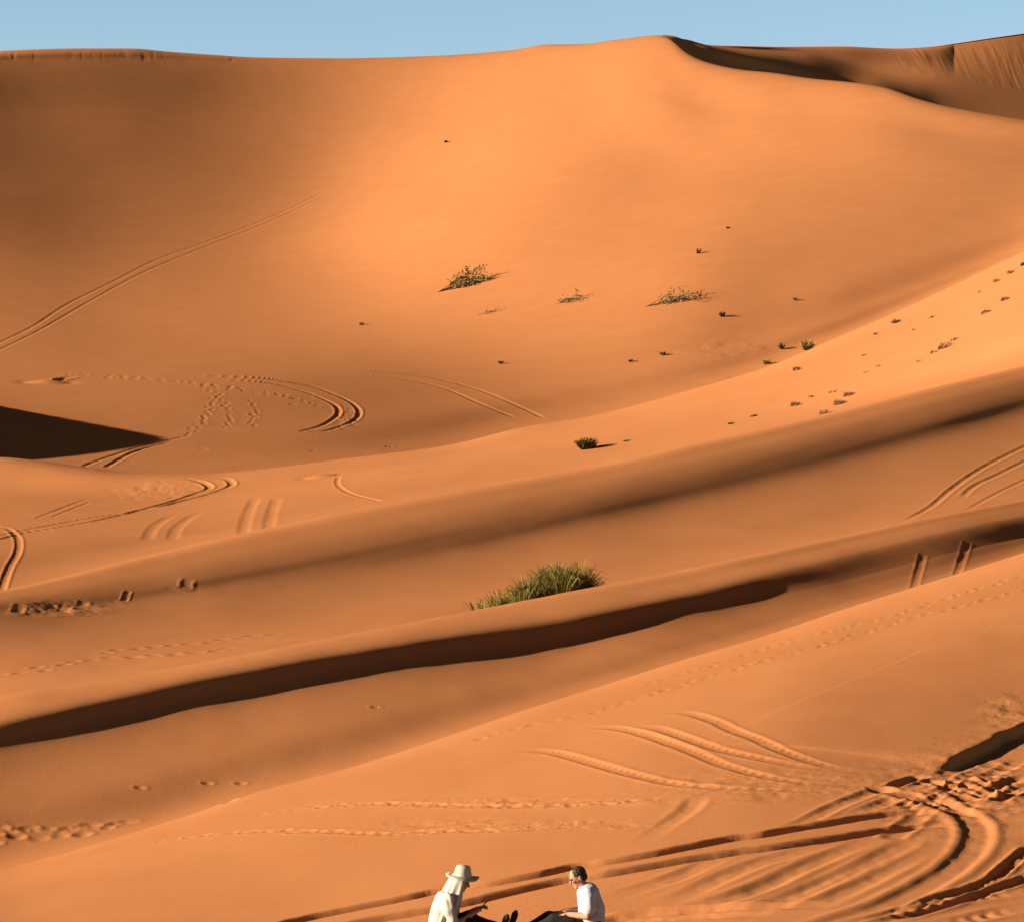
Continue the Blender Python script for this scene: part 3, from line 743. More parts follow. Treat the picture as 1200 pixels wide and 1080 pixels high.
def mark_sand(S):
    # --- foreground: sweeping tyre tracks with tread
    tr = dict(L='L1', w=0.10, depth=0.019, rim=0.30, tread=0.6, pitch=0.24, fade=(2.0, 3.0))
    S.rut([(596,876),(643,880),(683,890),(733,905),(783,917),(833,922),(900,925),(960,926),(1030,924)], **tr)
    S.rut([(665,853),(710,852),(743,857),(783,870),(817,883),(850,897),(900,910),(950,917),(1010,920),(1065,915)], **tr)
    S.rut([(725,851),(767,853),(800,863),(840,877),(883,887),(933,897),(980,903),(1040,910)], **tr)
    S.rut([(755,836),(800,835),(833,843),(863,857),(883,865),(910,877),(950,892),(985,901),(1035,907),(1080,905)], **tr)
    for p in ([(838,898),(832,905),(826,911)], [(842,930),(818,936),(805,950),(778,968),(745,992)], [(905,897),(903,905)], [(850,928),(835,934)]):
        S.rut(p, 'L1', w=0.14, depth=0.02, rim=0.2, fade=(0.8, 2.0))
    # the deep pair of ruts behind the two people
    dr = dict(L='L1', w=0.115, depth=0.15, rim=0.10, fade=(0.5, 1.2), rough=0.16, side=0.9, pw=6)
    S.rut([(300,1089),(380,1072),(425,1063),(480,1052),(512,1045),(580,1035),(637,1024),(675,1015),(712,1010),(762,1002),(812,992),(862,982),(900,977),(937,970),(975,964),(1025,956),(1075,951),(1104,949)], **dr)
    S.rut([(370,1092),(425,1081),(480,1071),(540,1060),(600,1046),(662,1032),(712,1025),(762,1016),(812,1007),(862,999),(900,994),(940,988),(980,982),(1025,975),(1062,970),(1120,962)], **dr)
    # older, softer wheel lines raking across the slope
    sr = dict(L='L1', w=0.15, depth=0.026, rim=0.3, fade=(1.5, 1.5), rough=0.3)
    for p in ([(1035,978),(960,1008),(900,1035),(840,1058),(800,1069)],
              [(1080,975),(1040,1000),(1000,1020),(940,1046),(890,1066),(850,1080)],
              [(870,998),(850,1002),(800,1025),(725,1050),(700,1062)],
              [(990,985),(900,1008),(862,1022),(800,1050),(755,1064)],
              [(960,1012),(900,1038),(837,1057),(775,1073)],
              [(1090,992),(1010,1035),(930,1072)], [(770,1046),(740,1057),(705,1067)],
              [(700,1052),(660,1064),(620,1078)], [(1000,1008),(930,1042),(880,1062)]):
        S.rut(p, **sr)
    mr = dict(L='L1', w=0.12, depth=0.024, rim=0.35, fade=(0.8, 1.5), rough=0.35)
    for p in ([(1050,920),(1020,928),(975,947),(932,966),(900,975)], [(1075,929),(1055,934),(1020,946),(985,960)],
              [(1210,1070),(1175,1073),(1130,1083)], [(1200,905),(1160,925),(1125,940)],
              [(1210,940),(1170,952),(1150,960)], [(1215,955),(1175,958),(1148,966)],
              [(1200,885),(1160,905),(1120,918)], [(1210,915),(1190,925),(1160,945)]):
        S.rut(p, **mr)
    for p in ([(1210,990),(1182,1014),(1162,1031),(1137,1042),(1075,1060),(1025,1072),(975,1083)],
              [(1210,1024),(1190,1034),(1150,1047),(1100,1064),(1037,1079),(1000,1088)]):
        S.rut(p, 'L1', w=0.085, depth=0.045, rim=0.3, fade=(0.3, 1.5), rough=0.4, pw=5)
    S.rut([(1205,1044),(1165,1049),(1125,1055),(1060,1068),(1010,1080)], 'L1', w=0.12, depth=0.035, tread=0.6)
    S.rut([(1205,1062),(1140,1075),(1090,1084)], 'L1', w=0.12, depth=0.035, tread=0.6)
    S.rut([(700,1079),(755,1072),(800,1068),(897,1063),(1010,1059)], 'L1', w=0.12, depth=0.06, rim=0.5, fade=(0.3, 2))
    S.rut([(706,1084),(760,1078),(830,1074),(930,1072)], 'L1', w=0.10, depth=0.045, rim=0.5, fade=(0.3, 2))
    # the turning wheel mark at the crossing
    S.rut([(1035,925),(1060,931),(1085,937),(1112,946),(1135,957),(1146,974),(1139,995),(1113,1021),(1076,1043),(1026,1066),(975,1081),(920,1098)], 'L1', w=0.17, depth=0.028, rim=0.6, fade=(0.8, 1.0), rough=0.2, pw=5)
    # steep broken bank at the right edge
    def bank(d, s, tot):
        e = np.clip(s/1.0, 0, 1); e = e*e*(3-2*e)
        up = np.exp(-np.maximum(d, 0)/1.4); dn = np.exp(-np.maximum(-d, 0)/0.9)
        st = 0.5*(1+np.tanh((d+0.05*value_noise(s*2, d*0, 77))/0.05))
        return e*(0.09*up*st-0.075*dn*(1-st))
    S.profile([(1090,903),(1110,897),(1130,888),(1160,873),(1200,854),(1260,826),(1330,795)], 'L1', 4.0, bank, step=0.25)
    S.rut([(1043,922),(1056,918),(1070,913),(1086,908)], 'L1', w=0.10, depth=0.07, rim=0.4, fade=(0.2, 0.5))
    S.rut([(1018,926),(1032,925),(1046,929)], 'L1', w=0.14, depth=0.06, rim=0.4, fade=(0.2, 0.4))
    rr = np.random.default_rng(77)
    for _ in range(34):
        x = rr.uniform(1060, 1200); y = 930+(x-1130)*-0.28+rr.normal(0, 15); an = rr.choice([rr.normal(-0.32, 0.2), rr.normal(0.25, 0.15)]); l = rr.uniform(8, 30)
        S.rut([(x-l, y-l*an), (x, y+rr.normal(0, 1.5)), (x+l, y+l*an)], 'L1', w=rr.uniform(.06, .13), depth=rr.uniform(.010, .028), rim=0.6, fade=(0.2, 0.3), rough=0.5, seed=int(x))
    S.churn(1130, 925, 85, 36, 'L1', 0.022, 0.6, 5)
    S.churn(1130, 930, 120, 55, 'L1', 0.010, 0.3, 9)
    S.churn(1190, 840, 40, 26, 'L1', 0.018, 0.4, 29)
    S.churn(900, 920, 150, 20, 'L1', 0.010, 0.4, 19)
    # thin two-wheel lines and footprints
    for p in ([(190,985),(280,976),(380,974),(450,977),(500,974),(600,972),(700,965),(790,952)], [(310,953),(380,945),(450,942),(600,944),(700,941),(770,935),(850,924)]):
        S.rut(p, 'L1', w=0.09, depth=0.010, rim=0.3, tread=0.9, pitch=0.4, fade=(3, 3), rough=0.6)
        S.steps(p[:6], 'L1', gap=0.30, size=0.05, depth=0.012, width=0.05, jitter=0.03)
    S.churn(640, 940, 160, 6, 'L1', 0.010, 0.22, 41); S.churn(620, 966, 170, 6, 'L1', 0.010, 0.22, 43)
    for p in ([(560,866),(600,855),(683,837),(750,818),(833,792),(900,773),(950,759),(1025,737),(1075,722),(1125,711),(1200,690)],
              [(760,800),(850,775),(930,750),(1007,731),(1060,717),(1125,696),(1200,674)]):
        S.steps(p, 'L1', gap=0.36, size=0.06, depth=0.013, width=0.05, jitter=0.03)
    S.rut([(0,1020),(60,1004),(120,988),(250,950),(330,926),(400,906)], 'L1', w=0.08, depth=0.012, rim=0.4, fade=(1, 3), rough=0.5)
    S.rut([(230,948),(252,943),(280,936)], 'L1', w=0.10, depth=0.02, fade=(0.4, 0.4))
    # second dune
    for p in ([(30,971),(50,971)], [(75,970),(100,968)], [(130,966),(145,963)], [(0,983),(37,982),(57,981),(77,978),(112,975)], [(0,972),(8,973)]):
        S.steps([(p[0][0]-6, p[0][1]+.5)]+p+[(p[-1][0]+6, p[-1][1])], 'L2', gap=0.38, size=0.075, depth=0.022, width=0.05)
    for p in ([(1082,648),(1079,660),(1075,674),(1071,690)], [(1134,634),(1130,648),(1126,660),(1121,674)]):
        S.rut(p, 'L2', w=0.09, depth=0.009, rim=0.5, fade=(0.4, 0.4))
    for a in ((164,922),(243,917),(282,917),(440,828)): S.dent(S.at(*a, 'L2'), 'L2', 0.06, 0.02)
    # third dune: plain with wheel lines, broken lee face
    r3 = dict(L='L3', w=0.12, depth=0.024, rim=0.4, fade=(1.0, 3.0))
    S.rut([(1210,519),(1152,548),(1115,573),(1090,594),(1055,612)], **r3)
    S.rut([(1210,536),(1172,555),(1141,570),(1124,586)], **r3)
    S.rut([(1210,558),(1170,577),(1128,600)], L='L3', w=0.10, depth=0.018, rim=0.4, fade=(1, 3))
    for p in ([(0,791),(23,789),(50,784),(78,777),(130,771),(181,767),(220,763)], [(120,764),(155,760),(246,752),(300,745),(340,741)], [(160,770),(230,765),(280,757)]):
        S.steps(p, 'L3', gap=0.5, size=0.12, depth=0.022, width=0.10, jitter=0.08)
    for (x, y, w, d) in ((22,715,.13,.010),(147,700,.08,.010),(218,686,.13,.012),(96,711,.12,.005),(75,713,.12,.005)):
        S.rut([(x+4,y-9),(x+1,y-3),(x-2,y+4)], 'L3', w=w, depth=d, rim=0.8, fade=(0.3, 0.2), rough=0.8)
        S.dent(S.at(x-4, y+5, 'L3'), 'L3', w*1.3, -d*0.9)
        S.dent(S.at(x+5, y+4, 'L3'), 'L3', w*0.8, -d*0.6)
    S.churn(70, 713, 60, 9, 'L3', 0.03, 0.7, 51)
    # fourth dune
    r4 = dict(L='L4', w=0.17, depth=0.042, rim=0.5, fade=(0.5, 2.0))
    S.rut([(-20,612),(0,617),(11,620),(21,631),(21,646),(11,665),(3,687),(0,700)], L='L4', w=0.13, depth=0.022, rim=0.6, fade=(0.3, 0.3))
    S.rut([(-20,630),(0,627),(19,623),(94,609),(169,597),(225,584),(262,573),(272,567),(268,562),(251,558)], **r4)
    S.rut([(-20,636),(0,632),(22,626),(112,610),(195,589),(232,577),(246,571),(240,566),(221,561),(206,560)], **r4)
    S.rut([(41,607),(60,600),(86,590),(105,584)], L='L4', w=0.12, depth=0.025, rim=0.4)
    S.rut([(60,606),(85,596),(108,587)], L='L4', w=0.12, depth=0.02, rim=0.4)
    s4 = dict(L='L4', w=0.24, depth=0.022, rim=0.1, fade=(2.5, 1.5))
    for p in ([(206,602),(190,610),(178,620),(172,634)], [(234,600),(218,609),(206,620),(201,633)],
              [(300,582),(292,598),(287,612),(285,626)], [(325,582),(319,598),(316,610),(314,622)]):
        S.rut(p, **s4)
    S.rut([(397,558),(395,566),(405,575),(425,582),(447,587)], L='L4', w=0.12, depth=0.02, rim=0.5)
    S.rut([(392,556),(410,553),(432,551)], L='L4', w=0.14, depth=0.05, rim=0.8, fade=(0.1, 2))
    S.dent(S.at(376, 558, 'L4'), 'L4', 0.4, -0.07)
    S.churn(190, 575, 60, 14, 'L4', 0.015, 0.5, 61)
    # valley floor: turning pairs, footprints
    r5 = dict(L='L5', w=0.19, depth=0.045, rim=0.55, fade=(6.0, 1.0))
    S.rut([(200,439),(260,441),(304,443),(340,448),(370,454),(394,463),(412,472),(421,482),(418,490),(404,498),(380,505),(358,506)], **r5)
    S.rut([(230,444),(300,447),(332,452),(360,460),(380,468),(394,476),(397,483),(392,490),(376,499),(350,506)], **r5)
    S.churn(405, 490, 14, 13, 'L5', 0.03, 0.6, 71)
    v5 = dict(L='L5', w=0.20, depth=0.035, rim=0.5, fade=(5.0, 2.0))
    S.rut([(395,432),(442,435),(504,442),(558,456),(596,471),(640,491)], **v5)
    S.rut([(405,437),(458,442),(517,454),(567,475),(607,491)], **v5)
    S.rut([(225,510),(210,513),(169,522),(131,534),(97,546)], L='L5', w=0.19, depth=0.04, rim=0.5, fade=(2, 0.5))
    S.rut([(205,517),(161,528),(124,547)], L='L5', w=0.19, depth=0.04, rim=0.5, fade=(2, 0.5))
    d5 = dict(L='L5', w=0.20, depth=0.032, rim=0.5, fade=(2.0, 8.0))
    S.rut([(-20,413),(0,402),(40,382),(77,358),(133,330),(183,305),(233,287),(300,262),(350,240),(397,215)], **d5)
    S.rut([(-20,419),(0,410),(45,388),(97,358),(167,320),(227,295),(323,257),(393,223)], **d5)
    for p in ([(80,438),(124,440),(169,443),(214,447),(240,451),(281,455),(319,461),(356,470),(379,478)], [(100,440),(150,444),(200,447),(260,455),(300,460),(340,467)],
              [(232,449),(251,462),(244,481),(232,500),(217,511)], [(251,451),(262,470),(270,489),(266,503)], [(295,470),(300,482),(292,500)]):
        S.steps(p, 'L5', gap=1.15, size=0.17, depth=0.045, width=0.12, jitter=0.10)
    for a in ((238,526),(335,408),(367,528),(455,523),(342,474)): S.dent(S.at(*a, 'L5'), 'L5', 0.2, 0.04)
    S.churn(850, 408, 60, 14, 'L5', 0.02, 1.2, 81)
    S.rut([(64,446),(75,444),(88,441)], L='L5', w=0.4, depth=0.18, rim=0.6, fade=(0.4, 3))
    S.dent(S.at(55, 448, 'L5'), 'L5', 0.8, -0.2)
    # far steep face at the right: sand runnels; crumbled cornice on the left skyline
    a, b = S.rowof['X6'], S.rowof['K6']
    k = np.linspace(0, 1, b-a+1)[:, None]; c = S.cols[None]
    y0 = S.rowof['Y6']-a; kk = np.clip((np.arange(b-a+1)[:, None]-y0)/(b-a-y0), 0, 1)
    win = np.clip((c-1020)/60, 0, 1)*np.sin(np.pi*np.clip(kk*1.1, 0, 1))**0.5
    sl = c+26*kk
    n = np.abs(value_noise(sl/8.0, kk*2.0, 91))+0.6*np.abs(value_noise(sl/3.5, kk*3, 92))
    S.dZ[a:b+1] += -0.055*win*n*(0.6+0.6*value_noise(c/40.0, kk*0, 93))
    a, b = S.rowof['B5']-6, S.rowof['C5']
    kk = np.linspace(0, 1, b-a+1)[:, None]
    win = np.clip((420-c)/150, 0, 1)*np.sin(np.pi*np.clip(kk*1.15, 0, 1))
    S.dZ[a:b+1] += 0.03*win*np.clip(0.5+value_noise(c/30.0, kk*0, 94), 0, 1.2)*(np.minimum(0, value_noise(c/4.0, kk*2, 95)+0.1)+np.minimum(0, value_noise(c/9.0, kk, 96)))
    # a dune off to the left that throws the wedge of shadow over the valley
    ax, ay, hh = VALLEY_CONE
    tip = S.at(186, 515, 'L5'); ax, ay = tip[0]-29*0.978, tip[1]-29*0.208
    hh = tip[2]+0.2493*29+0.15-ground_at(S, ax, ay)
    dx = S.X-ax; dy = S.Y-ay
    t = hh+0.4-0.21*np.sqrt(dy**2+4)-np.where(dx > 0, max(0.5, hh/15.0)*dx, -0.14*dx)
    S.dZ += np.where(t > -1.5, 0.5*(t+np.sqrt(t*t+0.4)), 0.0)
    # low swells and wind-worked unevenness everywhere
    S.dZ += 0.010*fbm(S.X/2.3, S.Y/3.1, 3, 101)*np.clip((130-S.Y)/60, 0, 1)
    S.dZ += 0.009*fbm(S.X/11.0, S.Y/15.0, 3, 107)*np.clip((S.Y-60)/150, 0, 1)*np.clip((600-S.Y)/100, 0, 1)
VALLEY_CONE = (-50.5, 188.5, 7.8)

# ------------------------------------------------------------------ the two people
def build_people(S):
    D0 = 35.3
    def q(px, py, dy=0.0):
        return np.array([(px-CX)/F*D0, D0+dy, (CY-py)/F*D0])
    skin = simple_mat('skin', (0.36, 0.17, 0.10), 0.6, 0.12, 20)
    cream = simple_mat('cream_cloth', (0.38, 0.345, 0.285), 0.9, 0.06, 30, 0.15)
    white = simple_mat('white_cotton', (0.36, 0.365, 0.395), 0.9, 0.04, 30, 0.15)
    black = simple_mat('black_cloth', (0.010, 0.009, 0.009), 0.9, 0.2, 30, 0.2)
    shoe_m = simple_mat('dark_shoe', (0.020, 0.016, 0.014), 0.7, 0.2, 30)
    hair_m = simple_mat('dark_hair', (0.022, 0.012, 0.008), 0.7, 0.4, 60, 0.4)
    straw = simple_mat('cream_hat', (0.37, 0.32, 0.255), 0.9, 0.08, 40, 0.2)
    dark = simple_mat('black_plastic', (0.012, 0.012, 0.013), 0.35)
    lens = simple_mat('glass_lens', (0.05, 0.05, 0.055), 0.1)
    eye = simple_mat('eye', (0.02, 0.015, 0.012), 0.3)

    def head(g, c, f, dn, s=1.0):
        """skull, jaw, nose, brow, ears; f forward, dn downward along the face (unit vectors)"""
        f = np.array(f)/np.linalg.norm(f); u = -np.array(dn)/np.linalg.norm(dn); u = u-f*(u@f); u /= np.linalg.norm(u)
        sd = np.cross(f, u); A = np.array([f, sd, u])
        g.ball(c+u*0.030*s-f*0.008*s, (0.098*s, 0.077*s, 0.092*s), A)
        g.ball(c-u*0.035*s+f*0.022*s, (0.070*s, 0.062*s, 0.082*s), A)
        g.ball(c-u*0.092*s+f*0.060*s, (0.030*s, 0.032*s, 0.024*s), A)          # chin
        g.limb([c+u*0.012*s+f*0.088*s, c-u*0.026*s+f*0.108*s], [0.010*s, 0.015*s])  # nose
        g.ball(c+u*0.028*s+f*0.078*s, (0.018*s, 0.055*s, 0.012*s), A)          # brow
        g.ball(c-u*0.058*s+f*0.084*s, (0.012*s, 0.026*s, 0.010*s), A)          # lips
        for k in (-1, 1):
            g.ball(c+sd*k*0.078*s-u*0.005*s-f*0.012*s, (0.020*s, 0.010*s, 0.032*s), A)
            g.ball(c+sd*k*0.042*s-u*0.020*s+f*0.062*s, (0.024*s, 0.022*s, 0.022*s), A)
        return A
    def hand(g, wrist, d, up, bend=0.6, s=1.0, thumb=1):
        """palm, four curled fingers of unequal length and a thumb at the side"""
        d = np.array(d)/np.linalg.norm(d); up = np.array(up)-d*(np.array(up)@d); up /= np.linalg.norm(up); sd = np.cross(d, up)
        A = np.array([d, sd, up])
        g.ball(wrist+d*0.045*s, (0.052*s, 0.040*s, 0.016*s), A)
        g.limb([wrist, wrist+d*0.03*s], [0.026*s, 0.026*s])
        for k, L in zip((-1.5, -0.5, 0.5, 1.5), (0.064, 0.076, 0.080, 0.070)):
            p = wrist+d*0.085*s+sd*k*0.0195*s; pts = [p]; dd = d.copy()
            for j, fr in enumerate((0.45, 0.32, 0.23)):
                dd = dd*math.cos(bend)-up*math.sin(bend)*(1 if j else 0.5); dd /= np.linalg.norm(dd); pts.append(pts[-1]+dd*L*fr*s)
            g.limb(pts, [0.0095*s, 0.009*s, 0.0085*s, 0.0075*s], 8)
        p = wrist+d*0.025*s+sd*thumb*0.036*s
        g.limb([p, p+d*0.03*s+sd*thumb*0.018*s-up*0.012*s, p+d*0.058*s+sd*thumb*0.012*s-up*0.030*s], [0.012*s, 0.0105*s, 0.009*s], 8)
    def folds(amp, kx, kz, seed, lim=None):
        def post(co, no):
            a = fbm(co[:, 0]*kx+co[:, 1]*kx*0.8, co[:, 2]*kz, 3, seed)
            b = np.sin(co[:, 0]*kx*2.2+co[:, 1]*kx*1.7+2.0*value_noise(co[:, 0]*3, co[:, 2]*5, seed+4))
            return co+no*((amp*(0.6*a+0.6*b))[:, None])
        return post
    def shoe(g, heel, toe, r=0.036):
        h, t = np.array(heel), np.array(toe)
        g.limb([h, h*0.55+t*0.45, h*0.12+t*0.88, t], [r*1.0, r*1.05, r*1.12, r*0.75], 12)

    # ---------------- left person: hat, cream wrap, knees up, looking at a phone
    o = q(515, 1104); o[2] = ground_at(S, o[0], o[1])
    P1 = empty('person', o); tag(P1, 'person in a wide cream sun hat and pale wrap, sitting and looking at a phone', 'person', 'people sitting on the sand')
    b = Geo()
    c = q(540.5, 1031); f = (0.90, -0.12, -0.42); dn = (-0.35, 0.05, -1.0)
    A1 = head(b, c, f, dn)
    b.limb([c+np.array([-0.03, 0, -0.06]), q(530, 1045), q(524, 1053)], [0.056, 0.058, 0.075])
    b.limb([q(525, 1057), q(520, 1072), q(515, 1090)], [0.105, 0.105, 0.125])
    for k in (-1, 1):
        b.limb([q(525, 1056, k*0.10), q(524, 1059, k*0.16)], [0.060, 0.055])
        b.limb([q(524, 1059, k*0.16), q(536, 1079, k*0.23), q(556, 1067, k*0.10)], [0.056, 0.043, 0.029])
        hand(b, q(557, 1066.5, k*0.10), (0.85, -k*0.35, 0.45), (-0.45, 0, 0.85), 0.55, 1.0, thumb=k)
        b.limb([q(515, 1092, k*0.09), q(546+k*2, 1077, k*0.14), q(589+k*5, 1092, k*0.10)], [0.090, 0.062, 0.040])
    fused('person_body', b, skin, P1, o, 0.007, 4)
    er = Geo()
    for k in (-1, 1):
        er = Geo(); er.ball(c+A1[1]*k*0.033+A1[2]*0.006+A1[0]*0.082, (0.010, 0.014, 0.008), A1); mesh_obj('eye', er.V, er.F, eye, P1, o)
    t = Geo()
    t.limb([q(525, 1054), q(521, 1068), q(518.5, 1084), q(518, 1100)], [0.135, 0.150, 0.162, 0.185])
    t.limb([q(526, 1052, -0.16), q(526, 1052, 0.16)], [0.080, 0.080])
    t.limb([q(531, 1043), q(525, 1054)], [0.095, 0.140])
    for k in (-1, 1): t.limb([q(524, 1056, k*0.19), q(533, 1073, k*0.225)], [0.078, 0.068])
    fused('wrap', t, cream, P1, o, 0.012, 8, folds(0.026, 9, 1.6, 7))
    # neck cloth hanging from under the hat over nape, cheeks and shoulders
    n = Geo(); u = A1[2]
    ringv = []
    rows = 14; seg = 60
    for i in range(rows):
        v = i/(rows-1)
        cc = (c+u*0.035-A1[0]*0.012)*(1-v)+q(523, 1086)*v
        for k in range(seg):
            th = math.radians(64+232*k/(seg-1)+0.0*i)           # open towards the face
            rr = 0.108+0.088*v**0.7+0.016*math.sin(k*0.82+0.12*i)*min(1, 2*v)+0.010*math.sin(k*1.37+1)*v
            fx = A1[0]*(1-v)+np.array([1.0, 0, 0])*v; fx /= np.linalg.norm(fx)
            sy = np.array([0, 1.0, 0])
            ringv.append(cc+rr*(math.cos(th)*fx*(1.0+0.1*v)+math.sin(th)*sy*(0.86+0.32*v)))
    n.add(ringv, [(i*seg+k, i*seg+k+1, (i+1)*seg+k+1, (i+1)*seg+k) for i in range(rows-1) for k in range(seg-1)])
    nc = mesh_obj('neck_cloth', n.V, n.F, cream, P1, o)
    so = nc.modifiers.new('thick', 'SOLIDIFY'); so.thickness = 0.006
    # hat: crown with a dent and a wide wavy brim, turned up at the back
    hx = Geo(); V = []; seg = 40
    hc = c+u*0.050-A1[0]*0.006
    HA = np.array([[0.985, 0, -0.10], [0, 1.0, 0], [0.10, 0, 0.985]]); Au = A1; u_ = u
    A1 = HA; u = HA[2]
    prof = [(0.000, 0.128), (0.045, 0.132), (0.078, 0.122), (0.092, 0.085), (0.100, 0.035), (0.108, 0.004), (0.135, -0.006), (0.165, -0.012), (0.192, -0.016), (0.196, -0.010), (0.165, -0.004), (0.125, 0.004), (0.098, 0.004), (0.090, 0.03), (0.080, 0.08), (0.0, 0.11)]
    for (rad, z) in prof:
        for k in range(seg):
            th = 2*math.pi*k/seg; ct, stt = math.cos(th), math.sin(th)
            z2 = z; out = max(0, (rad-0.105)/0.09)
            z2 += out*(0.030*max(0, -ct)**1.5+0.020*ct*abs(ct)*0.4-0.018*abs(stt)**2+0.016*math.sin(3*th+0.7))
            if rad < 0.06: z2 -= 0.018*math.exp(-(stt/0.5)**2)
            V.append(hc+A1[0]*ct*rad*1.0+A1[1]*stt*rad*0.92+u*z2)
    hx.add(V, [(i*seg+k, i*seg+(k+1) % seg, (i+1)*seg+(k+1) % seg, (i+1)*seg+k) for i in range(len(prof)-1) for k in range(seg)])
    hat = mesh_obj('sun_hat', hx.V, hx.F, straw, P1, o)
    bd = Geo(); V = []
    for (rad, z) in ((0.1035, 0.012), (0.1025, 0.030)):
        for k in range(seg):
            th = 2*math.pi*k/seg; V.append(hc+A1[0]*math.cos(th)*rad*1.06+A1[1]*math.sin(th)*rad*0.96+u*z)
    A1 = Au; u = u_
    bd.add(V, [(k, (k+1) % seg, seg+(k+1) % seg, seg+k) for k in range(seg)])
    mesh_obj('hat_band', bd.V, bd.F, cream, hat, o)
    tr = Geo()
    for k in (-1, 1):
        tr.limb([q(513, 1091, k*0.09), q(530+k, 1083, k*0.12), q(546+k*2, 1076, k*0.14), q(566+k*3, 1084, k*0.12), q(587+k*5, 1090, k*0.10)], [0.115, 0.096, 0.078, 0.064, 0.056])
    tr.limb([q(512, 1094, -0.1), q(512, 1094, 0.1)], [0.13, 0.13])
    fused('trousers', tr, black, P1, o, 0.010, 5, folds(0.006, 10, 10, 21))
    for k in (-1, 1):
        s = Geo(); shoe(s, q(591+k*5, 1094, k*0.10), q(599.5+k*5, 1070.5-k*0.6, k*0.115))
        fused('shoe', s, shoe_m, P1, o, 0.008, 3)
    ph = Geo(); pc = q(569, 1057.5); d1 = np.array([0.72, 0, 0.69]); d2 = np.array([0, 1.0, 0]); d3 = np.cross(d1, d2)
    V = []
    for a in (-1, 1):
        for e in (-1, 1):
            for w in (-1, 1): V.append(pc+d1*a*0.075+d2*e*0.037+d3*w*0.0045)
    ph.add(V, [(0, 1, 3, 2), (4, 6, 7, 5), (0, 4, 5, 1), (2, 3, 7, 6), (0, 2, 6, 4), (1, 5, 7, 3)])
    po = mesh_obj('phone', ph.V, ph.F, dark, None, pc, smooth=False)
    bv = po.modifiers.new('bevel', 'BEVEL'); bv.width = 0.003; bv.segments = 2
    tag(po, 'dark phone held up in the hands of the person in the hat', 'phone')

    # ---------------- right person: white T-shirt, dark trousers, head bowed, facing the other one
    o = q(690, 1104); o[2] = ground_at(S, o[0], o[1])
    P2 = empty('person', o); tag(P2, 'bareheaded person with short dark hair, glasses and white T-shirt sitting with head bowed', 'person', 'people sitting on the sand')
    b = Geo()
    c = q(677.5, 1027.5); f = (-0.90, -0.10, -0.42); dn = (0.38, 0.05, -1.0)
    A2 = head(b, c, f, dn)
    b.limb([c+np.array([0.025, 0, -0.06]), q(685, 1039), q(690, 1047)], [0.058, 0.060, 0.080])
    b.limb([q(690, 1051), q(691, 1066), q(692, 1084)], [0.110, 0.112, 0.125])
    for k in (-1, 1):
        b.limb([q(689, 1048, k*0.10), q(690, 1050, k*0.19)], [0.066, 0.058])
        b.limb([q(690, 1050, k*0.19), q(688, 1069, k*0.26), q(666, 1068.5, k*0.15)], [0.055, 0.044, 0.030])
        hand(b, q(665.5, 1068.5, k*0.15), (-0.95, -k*0.2, -0.12), (0.1, 0, 1.0), 0.30, 1.0, thumb=-k)
        b.limb([q(692, 1085, k*0.09), q(646-k*2, 1077.5, k*0.13), q(611-k*4, 1096, k*0.11)], [0.095, 0.065, 0.042])
    fused('person_body', b, skin, P2, o, 0.007, 4)
    er = Geo()
    for k in (-1, 1):
        er = Geo(); er.ball(c+A2[1]*k*0.033+A2[2]*0.006+A2[0]*0.082, (0.010, 0.014, 0.008), A2); mesh_obj('eye', er.V, er.F, eye, P2, o)
    h = Geo(); u = A2[2]
    h.ball(c+u*0.040-A2[0]*0.020, (0.096, 0.084, 0.088), A2)
    h.ball(c-u*0.012-A2[0]*0.055, (0.055, 0.076, 0.060), A2)
    def clip_hair(co, no):
        d = co-c; x = d@A2[0]; z = d@u
        bad = (x > 0.055) | ((z < 0.01) & (x > 0.01))
        co = co.copy(); co[bad] -= no[bad]*0.02
        return co+no*(0.003*value_noise(co[:, 0]*90, co[:, 2]*90, 3))[:, None]
    fused('hair', h, hair_m, P2, o, 0.007, 2, clip_hair)
    gl = Geo()
    for k in (-1, 1):
        ctr = c+A2[1]*k*0.034+A2[2]*0.004+A2[0]*0.097
        pts = [ctr+A2[1]*0.027*math.cos(w)+A2[2]*0.021*math.sin(w) for w in np.linspace(0, 2*math.pi, 17)]
        gl.tube(pts, [0.003]*17, 5)
        gl.tube([ctr+A2[1]*k*0.027, c+A2[1]*k*0.080+A2[2]*0.008+A2[0]*0.06, c+A2[1]*k*0.082+A2[2]*0.008-A2[0]*0.01], [0.003]*3, 5)
    gl.tube([c-A2[1]*0.008+A2[2]*0.008+A2[0]*0.1, c+A2[1]*0.008+A2[2]*0.008+A2[0]*0.1], [0.003]*2, 5)
    go = mesh_obj('glasses', gl.V, gl.F, dark, P2, o)
    t = Geo()
    t.limb([q(689, 1047.5), q(693, 1063), q(692.5, 1080)], [0.138, 0.155, 0.158])
    t.limb([q(690, 1046, -0.17), q(690, 1046, 0.17)], [0.085, 0.085])
    t.limb([q(686, 1040), q(690, 1048)], [0.066, 0.11])
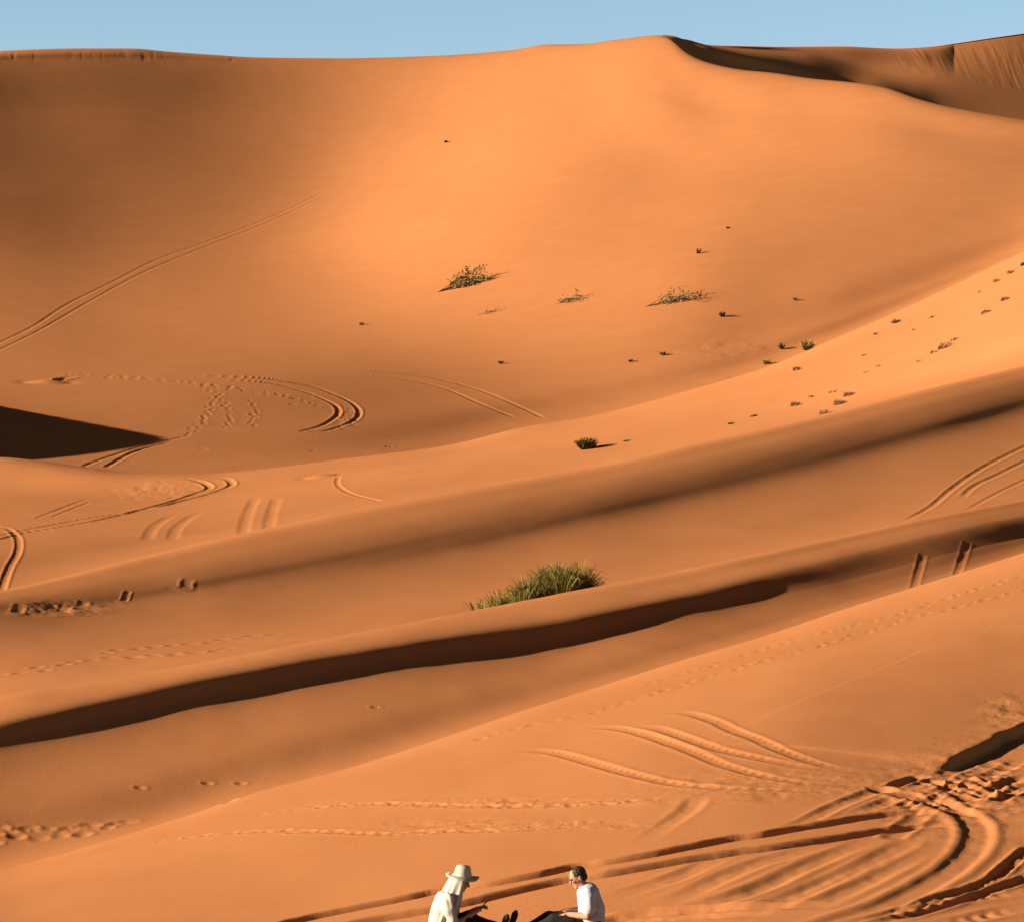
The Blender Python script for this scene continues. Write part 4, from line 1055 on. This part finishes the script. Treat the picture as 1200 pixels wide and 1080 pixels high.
    t.limb([q(692, 1076, -0.08), q(692, 1076, 0.08)], [0.140, 0.140])
    for k in (-1, 1): t.limb([q(691, 1049, k*0.20), q(689.5, 1061, k*0.245)], [0.078, 0.074])
    fused('t_shirt', t, white, P2, o, 0.010, 6, folds(0.009, 8, 6, 31))
    tr = Geo()
    for k in (-1, 1):
        tr.limb([q(693, 1083, k*0.09), q(668, 1079, k*0.12), q(646-k*2, 1076.5, k*0.13), q(628-k*3, 1086, k*0.12), q(611-k*4, 1095, k*0.11)], [0.120, 0.100, 0.080, 0.066, 0.058])
    tr.limb([q(694, 1085, -0.1), q(694, 1085, 0.1)], [0.135, 0.135]); tr.limb([q(697, 1094, -0.1), q(697, 1094, 0.1)], [0.12, 0.12])
    fused('trousers', tr, black, P2, o, 0.010, 5, folds(0.006, 10, 10, 41))
    for k in (-1, 1):
        s = Geo(); shoe(s, q(608-k*4, 1099, k*0.11), q(586-k*4, 1099, k*0.12))
        fused('shoe', s, shoe_m, P2, o, 0.008, 3)

# ------------------------------------------------------------------ build
QUALITY = 1.0
cols, rowof, X, Y, Z, P = build_surface(QUALITY, 1.0)
S = Sand(cols, rowof, X, Y, Z, P)
mark_sand(S)
sand = sand_material()
Zf = Z+S.dZ
# the sheet is cut in the hidden hollows between the dunes
cuts = [0, rowof['H2'], rowof['H3'], rowof['H4'], rowof['H5'], rowof['H6'], len(X)-1]
for (a, b), name, label in zip(zip(cuts[:-1], cuts[1:]),
        ('foreground_terrain', 'shadowed_dune_terrain', 'striped_dune_terrain', 'bright_dune_terrain', 'great_dune_terrain', 'horizon_terrain'),
        ('foreground sand slope crossed by many wheel ruts', 'long low dune with a sharp dark shadow along its side', 'long low dune with a soft brown stripe along its side',
         'dune with a bright tufted slope at its right end', 'valley floor and great dune rising to the skyline', 'farther dunes on the skyline with a steep runnelled face')):
    o = grid_mesh(name, X[a:b+1], Y[a:b+1], Zf[a:b+1], sand)
    tag(o, label, None, None, 'structure')
build_plants(S)
build_people(S)
world_and_camera()
